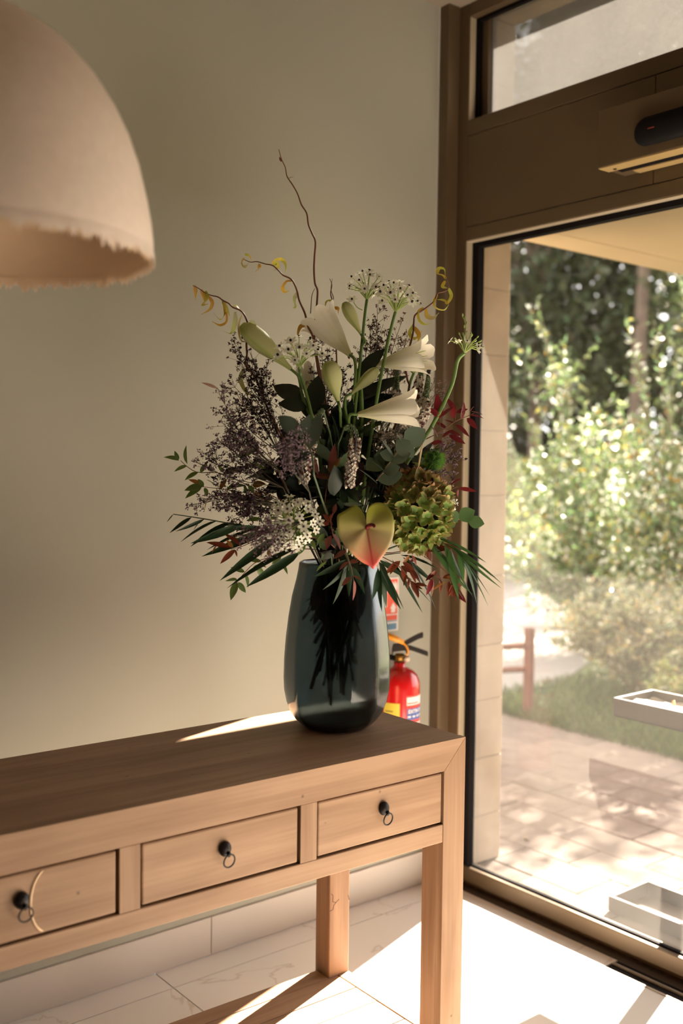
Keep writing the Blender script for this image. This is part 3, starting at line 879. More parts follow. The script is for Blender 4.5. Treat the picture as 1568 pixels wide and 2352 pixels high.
def shrub(name, label, base, tops, leafL, col, odd, share, group, twigs=9, per=11, seed=1, spread=0.25, fill=0, cen=None, rad=None):
    rnd = random.Random(seed)
    t = thing(name, label, 'shrub', base, 0, group)
    mb = MB()
    P = []; Dv = []
    def along(p, d, jit):
        for _ in range(3 if jit else 2):
            P.append((p.x + rnd.uniform(-.01, .01), p.y + rnd.uniform(-.01, .01), p.z + rnd.uniform(-.01, .01)))
            v = d * 0.55 + rv() * 0.9
            Dv.append((v.x, v.y, v.z))
    for tp in tops:
        b = Vector(base) + Vector((rnd.uniform(-spread, spread), rnd.uniform(-spread, spread), 0))
        tp = Vector(tp)
        mid = b.lerp(tp, 0.5) + Vector((rnd.uniform(-.1, .1), rnd.uniform(-.1, .1), 0.12))
        c = cat([b, mid, tp], 22)
        mb.tube(c, [0.011, 0.003], 5)
        for i in range(6, 23):
            d = (c[i] - c[i - 1]).normalized()
            along(c[i], d, True); along(c[i].lerp(c[i - 1], 0.5), d, True)
        L0 = (tp - b).length
        for _ in range(twigs):
            i = rnd.randint(5, 19)
            d = (rv() * 0.8 + Vector((0, 0, 0.55)) + (c[i] - c[i - 1]).normalized() * 0.5).normalized()
            l = L0 * rnd.uniform(0.10, 0.22)
            e = c[i] + d * l
            mb.tube([c[i], c[i].lerp(e, 0.5) + Vector((0, 0, -0.01)), e], [0.004, 0.0015], 4)
            for q in range(per):
                along(c[i].lerp(e, (q + 1) / per), d, False)
    if fill:
        pf = rng.normal(size=(fill, 3)); pf /= np.linalg.norm(pf, axis=1, keepdims=True)
        pf *= rng.random((fill, 1)) ** 0.45
        pf = pf * np.array(rad) + np.array(cen)
        pf = pf[pf[:, 2] > 0.03]
        P += [tuple(x) for x in pf]
        dv = rng.normal(size=(len(pf), 3)); dv[:, 2] += 0.3
        Dv += [tuple(x) for x in dv]
    mb.build('branches', M_TWIG, t)
    P = np.array(P); Dv = np.array(Dv) + 1e-4
    n = len(P)
    Ln = leafL * rng.uniform(0.7, 1.25, n)
    leaf_cloud('leaves', P, Dv, Ln, Ln * rng.uniform(0.30, 0.42, n), palette(n, col, 0.3, odd, share, 0.75), M_SHRUB, t)
    return t
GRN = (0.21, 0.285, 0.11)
ODD = [(0.45, 0.26, 0.05), (0.45, 0.42, 0.10), (0.70, 0.70, 0.55), (0.80, 0.78, 0.68), (0.75, 0.75, 0.60)]  # orange and yellow leaves, plus whitish ones standing in for bright glints
def tops(lst, dep): return [at(x, y, dep + random.uniform(-0.3, 0.3)) for x, y in lst]
G1 = 'flowering shrubs on the lawn outside the window'
random.seed(3)
shrub('tall_shrub', 'sunlit green shrub with one thin spire nearest the stone pier', (4.35, 2.35, -0.05), tops([(1232, 690), (1262, 800), (1300, 850), (1340, 930), (1280, 980), (1235, 1050), (1200, 1120), (1330, 1080), (1390, 1050), (1210, 960), (1370, 1180), (1190, 1260), (1260, 1180), (1310, 1210), (1240, 1330), (1390, 1300), (1185, 1040), (1180, 1180), (1195, 1330), (1220, 1250), (1180, 1300)], 8.3), 0.062, GRN, ODD, 0.22, G1, seed=2, fill=7000, cen=(4.3, 2.5, 0.95), rad=(0.8, 0.85, 0.95))
shrub('tall_shrub', 'sunlit green shrub with twin leafy spires in the middle of the window view', (4.0, 1.25, -0.05), tops([(1438, 735), (1462, 820), (1500, 775), (1535, 880), (1420, 930), (1400, 1010), (1455, 960), (1520, 1000), (1480, 1080), (1430, 1140), (1540, 1110), (1390, 1160), (1500, 1200), (1350, 1290), (1450, 1310), (1580, 1230)], 7.7), 0.058, (0.22, 0.29, 0.115), ODD, 0.24, G1, seed=5, fill=5600, cen=(4.05, 1.3, 0.9), rad=(0.8, 0.8, 0.85))
shrub('tall_shrub', 'tallest pale leafy shrub cut by the right edge of the photo', (3.7, 0.35, -0.05), tops([(1558, 620), (1600, 560), (1640, 700), (1575, 820), (1690, 760), (1620, 930), (1580, 1040), (1680, 1010), (1740, 960), (1600, 1180), (1700, 1180), (1780, 1150)], 7.0), 0.058, (0.26, 0.31, 0.14), ODD, 0.24, G1, seed=8, fill=3600, cen=(3.85, 0.25, 0.8), rad=(0.7, 0.7, 0.8))
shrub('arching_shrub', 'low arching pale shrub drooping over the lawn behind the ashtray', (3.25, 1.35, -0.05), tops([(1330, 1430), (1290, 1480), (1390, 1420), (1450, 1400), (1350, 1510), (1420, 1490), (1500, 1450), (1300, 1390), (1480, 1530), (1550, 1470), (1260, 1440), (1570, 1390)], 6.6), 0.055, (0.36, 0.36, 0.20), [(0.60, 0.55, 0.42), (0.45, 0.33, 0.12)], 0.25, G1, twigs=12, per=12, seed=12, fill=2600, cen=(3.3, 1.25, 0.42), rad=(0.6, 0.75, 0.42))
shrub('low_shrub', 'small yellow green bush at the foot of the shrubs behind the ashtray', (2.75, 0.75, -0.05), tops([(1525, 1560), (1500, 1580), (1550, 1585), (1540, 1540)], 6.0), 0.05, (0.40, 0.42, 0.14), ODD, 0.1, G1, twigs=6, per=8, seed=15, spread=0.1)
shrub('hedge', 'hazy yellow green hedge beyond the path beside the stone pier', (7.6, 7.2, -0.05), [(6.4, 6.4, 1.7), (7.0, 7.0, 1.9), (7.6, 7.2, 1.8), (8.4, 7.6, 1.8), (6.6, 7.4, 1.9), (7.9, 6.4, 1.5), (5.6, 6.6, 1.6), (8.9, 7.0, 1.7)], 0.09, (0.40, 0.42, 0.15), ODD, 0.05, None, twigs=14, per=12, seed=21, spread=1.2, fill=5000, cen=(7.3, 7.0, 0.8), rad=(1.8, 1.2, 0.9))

def tree(label, base, h, crown, cr, n, leafL, col, group, seed, blobs=9):
    rnd = random.Random(seed)
    t = thing('tree', label, 'tree', base, 0, group)
    b = Vector(base); cc = Vector(crown)
    mb = MB().tube(cat([b + Vector((0, 0, -0.1)), b.lerp(cc, 0.45) + Vector((rnd.uniform(-.2, .2), rnd.uniform(-.2, .2), 0)), cc], 14), [0.14, 0.05], 8)
    P = []
    for k in range(blobs):
        d = rv(); ctr = cc + Vector((d.x * cr[0], d.y * cr[1], d.z * cr[2])) * rnd.uniform(0.45, 0.95)
        mb.tube(cat([b.lerp(cc, rnd.uniform(0.55, 0.95)), cc.lerp(ctr, 0.5) + Vector((0, 0, 0.1)), ctr], 8), [0.045, 0.01], 5)
        m = n // blobs
        q = rng.normal(size=(m, 3)); q /= np.linalg.norm(q, axis=1, keepdims=True)
        q *= rng.random((m, 1)) ** 0.5 * np.array(cr)[None, :] * rnd.uniform(0.38, 0.55)
        P.append(q + np.array(ctr))
    P = np.concatenate(P)
    mb.build('trunk', M_BARK, t)
    nn = len(P)
    Dv = rng.normal(size=(nn, 3)); Dv[:, 2] -= 0.4
    Ln = leafL * rng.uniform(0.7, 1.3, nn)
    leaf_cloud('leaves', P, Dv, Ln, Ln * rng.uniform(0.35, 0.5, nn), palette(nn, col, 0.25), M_TREE, t)
    return t
G2 = 'trees behind the shrubs'
DK = (0.085, 0.105, 0.042)
tree('spreading tree overhanging the paving from behind the tallest shrub', (9.2, 3.2, -0.05), 6, (7.8, 2.9, 4.9), (1.8, 1.9, 1.3), 3300, 0.12, (0.07, 0.09, 0.03), G2, 4, 40)
tree('dark tree directly above the hedge next to the stone pier', (11.0, 9.0, -0.05), 7, (10.6, 8.8, 5.4), (2.0, 2.0, 3.4), 8500, 0.20, DK, G2, 7, 18)
tree('dark tree behind the twin spires with bright sky gaps', (13.0, 7.4, -0.05), 7, (12.2, 8.0, 5.8), (2.3, 2.2, 3.8), 13000, 0.20, DK, G2, 9, 20)
tree('dark tree filling the right of the window view behind the shrubs', (12.0, 4.6, -0.05), 7, (12.2, 4.9, 3.6), (2.0, 2.0, 2.4), 8000, 0.17, DK, G2, 10, 12)
tree('tall dark tree seen through the high transom window', (10.8, 6.9, -0.05), 9, (10.7, 6.6, 8.0), (1.9, 1.8, 2.0), 14000, 0.19, DK, G2, 31, 14)
tree('far hazy tree low behind the others towards the right', (16, 8.5, -0.05), 6, (16, 9.0, 2.8), (3.2, 3.2, 2.4), 15000, 0.26, (0.07, 0.085, 0.035), G2, 14, 12)
tree('far hazy tree low behind the hedge towards the pier', (14, 12.5, -0.05), 6, (14.0, 12.6, 2.6), (3.4, 3.2, 2.2), 17000, 0.26, (0.07, 0.085, 0.035), G2, 17, 12)

# lawn
ln = thing('lawn', 'short green grass strip between the paving and the shrubs', 'grass', (2.6, 0.6, 0), 0, None, 'stuff')
poly = [(2.02, -3.0), (6.0, -3.0), (6.0, 2.9), (5.2, 2.9), (3.1, 1.93), (2.45, 1.9), (2.02, 1.98)]
MB().prism(poly, 'z', -0.05, -0.004).build('turf', mat('turf', (0.085, 0.10, 0.03), rough=0.95, noise=(8, 0.3)), ln)
n = 26000
gx = 2.02 + 2.6 * rng.random(n) ** 1.5; gy = rng.uniform(-2.2, 1.95, n)
gz = np.full(n, -0.004)
Dg = rng.normal(0, 0.35, (n, 3)); Dg[:, 2] = 1.0
Lg = rng.uniform(0.035, 0.085, n)
leaf_cloud('grass_blades', np.stack([gx, gy, gz], 1), Dg, Lg, np.full(n, 0.006), palette(n, (0.15, 0.20, 0.055), 0.25), M_GRASS, ln)
# fallen leaves on the paving and lawn edge
M_FALL = mat('fallen_leaf', (0.42, 0.19, 0.05), rough=0.7, trans=0.3, var=0.3)
mb = MB(); mb.add([(0, 0, 0), (0.012, 0.02, 0.006), (0, 0.05, 0.004), (-0.012, 0.02, 0.005)], [(0, 1, 2), (0, 2, 3)])
fm = mb.mesh('fallen_leaf', M_FALL)
for (px, py) in ((1388, 1693),):
    d = (at(px, py, 1) - CAM); p = CAM + d * ((0.004 - CAM.z) / d.z)
    o = put(fm, 'fallen_leaf', None, Matrix.Translation(p) @ Matrix.Rotation(random.uniform(0, 6), 4, 'Z') @ Matrix.Scale(1.8, 4))
    tag(o, 'curled orange leaf lying at the lawn edge left of the ashtray', 'leaf')
mb = MB().ellipsoid((0, 0, 0), (0.011, 0.014, 0.006), 7, 5)
d = at(1208, 1926, 1) - CAM; p = CAM + d * ((0.006 - CAM.z) / d.z)
o = mb.build('acorn', mat('acorn_brown', (0.16, 0.09, 0.04), 0.6, noise=(200, 0.3)), M=Matrix.Translation(p), smooth=True)
tag(o, 'small round brown seed on the paving near the stone pier', 'seed')
# ================================================================ BOUQUET
random.seed(21)
D0 = 2.50                                   # depth of the bouquet's middle
MOUTH = Vector((VX, VY, VZ + 0.395))
G = lambda *a, **k: mat(*a, **k)
M_STEM = G('fresh_green_stem', (0.13, 0.22, 0.05), rough=0.45)
M_STEMD = G('dark_green_stem', (0.045, 0.075, 0.022), rough=0.5)
M_TWIGB = G('willow_bark', (0.16, 0.055, 0.025), rough=0.4)
M_WLEAF = G('yellowing_willow_leaf', (1, 1, 1), rough=0.45, trans=0.35, attr=True)
M_LILY = G('lily_petal', (1, 1, 1), rough=0.5, spec=0.3, trans=0.25, attr=True)
M_STAR = G('star_flower_white', (0.90, 0.88, 0.74), rough=0.55, trans=0.25)
M_OVARY = G('black_ovary', (0.012, 0.012, 0.010), rough=0.25)
M_PED = G('pale_green_pedicel', (0.33, 0.42, 0.11), rough=0.5, trans=0.15)
M_SPRAY = G('plum_blossom', (1, 1, 1), rough=0.8, trans=0.15, attr=True)
M_SPIKE = G('spike_floret', (1, 1, 1), rough=0.6, trans=0.15, attr=True)
M_HYD = G('hydrangea_sepal', (1, 1, 1), rough=0.55, trans=0.22, attr=True)
M_ANTH = G('anthurium_wax', (1, 1, 1), rough=0.28, spec=0.5, attr=True)
M_SPADIX = G('dark_red_spadix', (0.16, 0.01, 0.015), rough=0.4)
M_TRICK = G('moss_green_tuft', (1, 1, 1), rough=0.7, trans=0.25, attr=True)
M_EUC = G('grey_green_eucalyptus', (0.13, 0.175, 0.12), rough=0.5, spec=0.4, var=0.15, trans=0.12)
M_EUCD = G('dusky_eucalyptus', (0.055, 0.072, 0.052), rough=0.7, spec=0.2, var=0.15)
M_EUCG = G('green_eucalyptus', (0.11, 0.20, 0.075), rough=0.5, var=0.15, trans=0.25)
M_NRED = G('deep_red_leaflet', (0.17, 0.012, 0.016), rough=0.4, var=0.3, trans=0.25)
M_NRUST = G('rust_leaflet', (0.21, 0.045, 0.02), rough=0.45, var=0.3, trans=0.25)
M_NPINK = G('dusty_red_leaflet', (0.20, 0.055, 0.042), rough=0.5, var=0.3, trans=0.2)
M_NGRN = G('mid_green_leaflet', (0.13, 0.20, 0.05), rough=0.45, var=0.25, trans=0.3)
M_NORG = G('orange_green_leaflet', (0.27, 0.115, 0.03), rough=0.45, var=0.3, trans=0.35)
M_PALM = G('dark_palm_leaflet', (0.020, 0.045, 0.018), rough=0.45, spec=0.3, var=0.2, trans=0.12)
M_PALMG = G('green_palm_leaflet', (0.050, 0.115, 0.028), rough=0.42, spec=0.35, var=0.2, trans=0.25)
M_DARK = G('glossy_dark_leaf', (0.013, 0.024, 0.011), rough=0.42, spec=0.3, var=0.3, trans=0.06)
M_PLUM = G('plum_black_leaf', (0.030, 0.012, 0.014), rough=0.45, var=0.3, trans=0.06)
M_RACH = G('reddish_rachis', (0.16, 0.06, 0.03), rough=0.5)

def leafmesh(name, L, Wd, m, fold=0.25, bend=0.15, shape=0.45, n=6, cup=0.0):
    """leaf blade: base at origin, along +Y, upper side +Z"""
    vs_ = []; fs = []
    for i in range(n + 1):
        t = i / n
        w = Wd * 0.5 * (math.sin(math.pi * t ** (math.log(0.5) / math.log(shape))) ** 0.85 if 0 < t < 1 else 0.02)
        z = -bend * L * t * t
        for e in (-1, 0, 1):
            vs_.append((e * w, L * t, z + (fold * w if e else 0.0) + cup * w * w * 8 * abs(e)))
    for i in range(n):
        for k in range(2):
            a = i * 3 + k
            fs.append((a, a + 1, a + 4, a + 3))
    mb = MB(); mb.add(vs_, fs)
    return mb.mesh(name, m, smooth=True)
LEAFCACHE = {}
def leaf(parent, base, tip, wratio, m, nrm=None, name='leaf', fold=0.25, bend=0.12, shape=0.45, label=None, roll=0.35):
    base, tip = Vector(base), Vector(tip)
    L = (tip - base).length
    key = (m.name, round(wratio, 2), fold, bend, shape)
    if key not in LEAFCACHE: LEAFCACHE[key] = leafmesh(name, 1.0, wratio, m, fold, bend, shape)
    if nrm is None: nrm = -FW * 0.8 + Vector((0, 0, 0.8)) + rv() * roll * 2
    return put(LEAFCACHE[key], name, parent, frame(base, tip - base, nrm) @ Matrix.Scale(L, 4), label)

def footpath(head, deep=None, spread=0.075):
    """points from inside the vase to its mouth, leaning towards the head"""
    d = Vector((head.x - VX, head.y - VY, 0))
    l = min(d.length, 0.30) / 0.30
    d = d.normalized() if d.length > 1e-4 else Vector((1, 0, 0))
    m = Vector((VX, VY, VZ + 0.392)) + d * spread * l + Vector((random.uniform(-.012, .012), random.uniform(-.012, .012), 0))
    z0 = deep if deep is not None else random.uniform(0.07, 0.26)
    f = Vector((VX, VY, VZ + z0)) - d * random.uniform(0.0, 0.05) + Vector((random.uniform(-.045, .045), random.uniform(-.045, .045), 0))
    return [f, f.lerp(m, 0.55) , m]
def mkstem(parent, head, r, m, mids=(), deep=None, n=22, rtip=None, name='stem'):
    fp = footpath(Vector(mids[0]) if mids else head, deep)
    c = cat(fp + [Vector(p) for p in mids] + [head], n)
    MB().tube(c, [r, rtip or r * 0.75], 7).build(name, m, parent, smooth=True)
    return c
def flower(name, label, cat_, group=None): return thing(name, label, cat_, tuple(MOUTH), 0, group)
def pts(lst, dep):
    n = len(lst)
    return [at(p[0], p[1], (p[2] if len(p) > 2 else dep)) for p in lst]

# ---------------------------------------------------------------- curly willow
def ribbon(mb, P, wd, col0, col1, nrm=None):
    c = cat(P, 12)
    n = len(c)
    nv = Vector(nrm) if nrm is not None else (rv() * 0.9 - FW * 0.9).normalized()
    vs_ = []; cs = []
    for i, p in enumerate(c):
        t = (c[min(i + 1, n - 1)] - c[max(i - 1, 0)]).normalized()
        s = t.cross(nv)
        s = s.normalized() if s.length > 1e-4 else t.orthogonal()
        u = i / (n - 1)
        w = wd * (0.25 + 0.75 * math.sin(math.pi * min(1, u * 1.05 + 0.05)) ** 0.7) * (1 - 0.6 * u * u)
        s = (s + t.cross(s) * math.sin(u * 2.0) * 0.7).normalized()
        vs_ += [p - s * w / 2, p + t.cross(s) * w * 0.12, p + s * w / 2]
        k = tuple(a + (b - a) * u for a, b in zip(col0, col1))
        cs += [k] * 3
    mb.add(vs_, [(3 * i + k, 3 * i + k + 1, 3 * i + k + 4, 3 * i + k + 3) for i in range(n - 1) for k in range(2)], cs)
YEL, YGR, OCH, GRY = (0.62, 0.40, 0.05), (0.42, 0.46, 0.07), (0.50, 0.24, 0.04), (0.36, 0.34, 0.20)
def willow(label, stem, dep, leaves=(), r=0.0026, buds=(), side=()):
    t = flower('willow_branch', label, 'branch', 'curly willow branches in the bouquet')
    P = pts(stem, dep)
    fp = footpath(P[-1], 0.12)
    fine = cat(P, 10 * len(P))
    c = fine + cat([P[-1], fp[2]], 8)[1:] + [fp[1], fp[0]]
    nr = len(c)
    MB().tube(c, [0.0008 + (r - 0.0008) * min(1, (i / nr) * 1.6) ** 0.8 for i in range(nr)], 7).build('stem', M_TWIGB, t, smooth=True)
    for s in side:
        MB().tube(cat(pts(s, dep), 16), [0.0006, 0.0013], 5).build('twig', M_TWIGB, t, smooth=True)
    for b in buds:
        p = at(b[0], b[1], dep)
        leaf(t, p, at(b[2], b[3], dep - 0.004), 0.4, M_RACH, name='bud')
    for k, lf in enumerate(leaves):
        cols = random.choice(((YEL, YGR), (OCH, YEL), (YEL, GRY), (YGR, YEL), (GRY, YGR)))
        dj = random.uniform(-0.018, 0.018)
        P = [at(q[0], q[1], dep + dj * i / max(1, len(lf) - 1)) for i, q in enumerate(lf)]
        mb = MB(); ribbon(mb, P, random.uniform(0.0095, 0.0130), cols[0], cols[1])
        mb.build('leaf', M_WLEAF, t, smooth=True)
    return t
willow('tallest bare curly willow twig rising from the bouquet middle', [(640, 343), (646, 365), (655, 385), (659, 405), (672, 425), (683, 445), (692, 470), (704, 490), (708, 515), (716, 535), (724, 555), (722, 590), (721, 620), (723, 650), (729, 668), (727, 705), (722, 780), (735, 880), (760, 1000)], 2.52, buds=((660, 412, 674, 404), (646, 372, 641, 360)), side=([(723, 662), (716, 680), (713, 720)],))
willow('curly willow twig with yellow curled leaves arching left of the tallest twig', [(560, 596), (575, 602), (590, 601), (608, 606), (626, 610), (640, 622), (650, 632), (668, 641), (677, 655), (683, 672), (687, 690), (700, 720), (706, 748), (716, 768), (724, 800), (740, 880), (762, 1000)], 2.50,
       [[(562, 584), (572, 587), (579, 600)], [(560, 592), (555, 604), (562, 613), (573, 602)], [(596, 606), (594, 616), (581, 628)], [(624, 606), (634, 596), (650, 598), (656, 612), (654, 628)], [(626, 610), (635, 604), (638, 616), (628, 622)], [(672, 645), (658, 646), (649, 660), (654, 671), (664, 667)], [(682, 672), (676, 686), (678, 705), (672, 707)], [(702, 746), (690, 750), (684, 766), (686, 775)]])
willow('drooping curly willow twig with yellow curled leaves at far left top', [(443, 656), (455, 662), (470, 672), (483, 678), (500, 682), (512, 690), (525, 697), (535, 706), (550, 712), (560, 722), (568, 740), (574, 762), (566, 786), (567, 815), (564, 838), (580, 858), (592, 880), (620, 950), (690, 1080)], 2.44,
       [[(446, 656), (449, 668), (448, 690)], [(461, 665), (468, 680), (470, 698)], [(472, 668), (476, 685), (464, 700), (478, 698)], [(478, 680), (487, 694), (482, 710), (462, 722)], [(511, 690), (520, 708), (528, 726)], [(514, 694), (517, 718), (506, 734), (490, 718)], [(520, 715), (520, 738), (505, 747), (487, 738)], [(535, 702), (545, 704), (554, 716)], [(540, 716), (540, 740), (530, 765), (510, 758)], [(557, 720), (548, 745), (552, 780), (568, 786)], [(572, 738), (586, 745), (588, 770), (582, 785)], [(560, 845), (552, 870), (565, 900), (588, 912)]])
willow('curly willow twig with orange curls in front of the window post', [(1022, 636), (1030, 650), (1028, 664), (1018, 670), (1004, 674), (998, 690), (985, 702), (968, 714), (953, 724), (950, 742), (949, 760), (944, 785), (930, 830), (935, 870), (938, 900), (900, 1000)], 2.52,
       [[(1024, 640), (1017, 632), (1004, 628), (1008, 616), (1020, 618), (1022, 632)], [(1022, 645), (1016, 658), (1028, 662)], [(1030, 662), (1036, 680), (1026, 697), (1020, 690)], [(1004, 676), (996, 695), (1002, 708), (1020, 712), (1030, 700)], [(1004, 688), (1020, 690), (1030, 699)], [(978, 710), (980, 725), (995, 730), (1008, 718)], [(972, 706), (960, 716), (962, 735), (975, 745), (988, 742)], [(950, 745), (940, 765), (952, 778), (970, 760)], [(950, 750), (962, 770), (958, 790)]])
willow('short bare willow twig with two tiny curled leaves beside the open lily', [(757, 640), (762, 655), (759, 675), (764, 695), (763, 715), (770, 735), (772, 800), (775, 900), (778, 1000)], 2.55, [[(762, 690), (750, 692), (746, 707)], [(766, 706), (776, 710), (776, 724)]], r=0.002, side=([(763, 640), (760, 665), (766, 685), (762, 700)],))

# ---------------------------------------------------------------- lilies
def lily(label, base, mouth, dB, dM, rad, stem_mid, openness=1.0, roll=0.0):
    t = flower('lily', label, 'flower', 'open white lilies')
    B, T = at(base[0], base[1], dB), at(mouth[0], mouth[1], dM)
    ax = (T - B); L = ax.length; ax.normalize()
    M0 = frame(B, ax, -FW)
    for k in range(6):
        inner = k % 2
        mb = MB(); vs_ = []; fs = []; cs = []
        nt_, nu = 12, 6
        a0 = k * math.pi / 3 + roll
        for i in range(nt_ + 1):
            u = i / nt_
            r = rad * (0.12 + 0.64 * math.sin(min(1, u * 1.15) * math.pi / 2) ** 1.25 + 0.46 * openness * max(0, (u - 0.60) / 0.40) ** 1.8)
            y = L * (u * 1.03 - 0.10 * openness * max(0, (u - 0.8) / 0.2) ** 2)
            half = (0.62 if inner else 0.56) * (1.0 if u < 0.60 else math.sqrt(max(0.0, 1 - ((u - 0.60) / 0.405) ** 2)))
            half *= (0.85 + 0.15 * min(1, u * 2))
            for j in range(nu + 1):
                e = 2 * j / nu - 1
                a = a0 + e * half
                rr = r * (1 - (0.05 if inner else 0.0) + 0.03 * (1 - e * e))
                vs_.append((rr * math.cos(a), y, rr * math.sin(a)))
                gr = max(0, 1 - u / 0.55); mid = math.exp(-(e / 0.16) ** 2) * max(0, 1 - u * 0.9) * 0.5
                w = (0.90, 0.84, 0.70); g_ = (0.70, 0.68, 0.30)
                q = min(1, gr * 0.75 + mid)
                cs.append(tuple(a_ + (b_ - a_) * q for a_, b_ in zip(w, g_)))
        for i in range(nt_):
            for j in range(nu):
                a = i * (nu + 1) + j
                fs.append((a, a + 1, a + nu + 2, a + nu + 1))
        mb.add(vs_, fs, cs)
        mb.build('petal', M_LILY, t, smooth=True, M=M0)
    mb = MB()
    for k in range(6):
        a = k * math.pi / 3 + 0.4
        mb.tube([(0, L * 0.1, 0), (rad * 0.2 * math.cos(a), L * 0.6, rad * 0.2 * math.sin(a)), (rad * 0.33 * math.cos(a), L * 0.88, rad * 0.33 * math.sin(a))], 0.0007, 5)
    mb.build('stamens', M_PED, t, M=M0)
    c = cat(footpath(B) + pts(stem_mid, D0) + [B - ax * 0.02, B], 22)
    MB().tube(c, [0.0042, 0.0036], 7).build('stem', M_STEM, t, smooth=True)
    return t
lily('white lily opening to the upper left beneath the tallest twig', (803, 815), (724, 722), 2.50, 2.53, 0.050, [(800, 1000), (815, 880)], 0.75, 0.3)
lily('upper of two white lilies opening to the right', (862, 838), (993, 815), 2.52, 2.46, 0.044, [(830, 1000), (830, 880)], 0.9, 0.1)
lily('lower of two white lilies opening to the right', (822, 952), (968, 936), 2.40, 2.38, 0.046, [(790, 1080), (800, 990)], 0.8, 0.55)
lily('half hidden white lily behind the left white star flower head', (716, 915), (700, 838), 2.58, 2.60, 0.030, [(760, 1050), (730, 960)], 0.4, 0.2)

def lilybud(label, base, tip, dep, wd, stem_mid, dT=0.0):
    t = flower('lily_bud', label, 'flower bud', 'closed lily buds')
    B, T = at(base[0], base[1], dep), at(tip[0], tip[1], dep + dT)
    ax = T - B; L = ax.length
    prof = [(0.10, 0), (0.14, 0.1), (0.22, 0.22), (0.36, 0.38), (0.46, 0.52), (0.50, 0.66), (0.47, 0.80), (0.36, 0.91), (0.18, 0.985), (0.0, 1.0)]
    mb = MB(); seg = 30
    vs_ = []; cs = []
    for r, u in prof:
        for k in range(seg):
            a = 2 * math.pi * k / seg
            rib = 1 + 0.055 * math.cos(3 * a) - 0.05 * max(0, math.cos(3 * a)) ** 14
            vs_.append((r * wd * rib * math.cos(a), u * L, r * wd * rib * math.sin(a)))
            gg = max(0, math.cos(3 * a)) ** 5
            q = min(1, 0.25 + 0.5 * gg + 0.35 * (1 - u) + (0.4 if u > 0.9 else 0))
            cs.append(tuple(a_ + (b_ - a_) * q for a_, b_ in zip((0.72, 0.68, 0.40), (0.40, 0.48, 0.12))))
    fs = [(i * seg + k, i * seg + (k + 1) % seg, (i + 1) * seg + (k + 1) % seg, (i + 1) * seg + k) for i in range(len(prof) - 1) for k in range(seg)]
    mb.add(vs_, fs, cs)
    mb.build('bud', M_LILY, t, smooth=True, M=frame(B, ax, -FW))
    c = cat(footpath(B) + pts(stem_mid, D0) + [B - ax.normalized() * 0.02, B + ax * 0.02], 22)
    MB().tube(c, [0.0042, 0.0034], 7).build('stem', M_STEM, t, smooth=True)
lilybud('largest pale green lily bud pointing to the upper left', (668, 848), (553, 746), 2.44, 0.050, [(740, 1040), (700, 930), (688, 875)])
lilybud('upright cream lily bud in the middle under the open lily', (776, 922), (753, 829), 2.38, 0.047, [(785, 1080), (782, 980)])
lilybud('slim green lily bud below the upper left star flower head', (829, 768), (789, 694), 2.50, 0.031, [(810, 1000), (822, 880), (830, 800)])
lilybud('small slanted lily bud between the upright bud and the upper right lily', (806, 905), (868, 846), 2.42, 0.030, [(795, 1080), (797, 980)])

# ---------------------------------------------------------------- star flowers
def star_mesh(nm, curl):
    mb = MB()
    for k in range(6):
        a = k * math.pi / 3
        c, s = math.cos(a), math.sin(a)
        P_ = []
        for u, w in ((0.12, 0.10), (0.45, 0.26), (0.75, 0.24), (1.0, 0.02)):
            for e in (-1, 1):
                x = u * c - e * w * s; y = u * s + e * w * c
                P_.append((x, y, curl * u * u))
        mb.add(P_, [(0, 1, 3, 2), (2, 3, 5, 4), (4, 5, 7, 6)])
    return mb.mesh(nm, M_STAR, smooth=True)
STARS = [star_mesh('floret', 0.15), star_mesh('floret', 0.35), star_mesh('floret', -0.05)]
OVM = MB().ellipsoid((0, 0, 0.14), (0.20, 0.20, 0.24), 10, 8).mesh('ovary', M_OVARY, smooth=True)
BUDM = MB().ellipsoid((0, 0, 0.3), (0.30, 0.30, 0.55), 8, 6).mesh('floret_bud', M_PED, smooth=True)
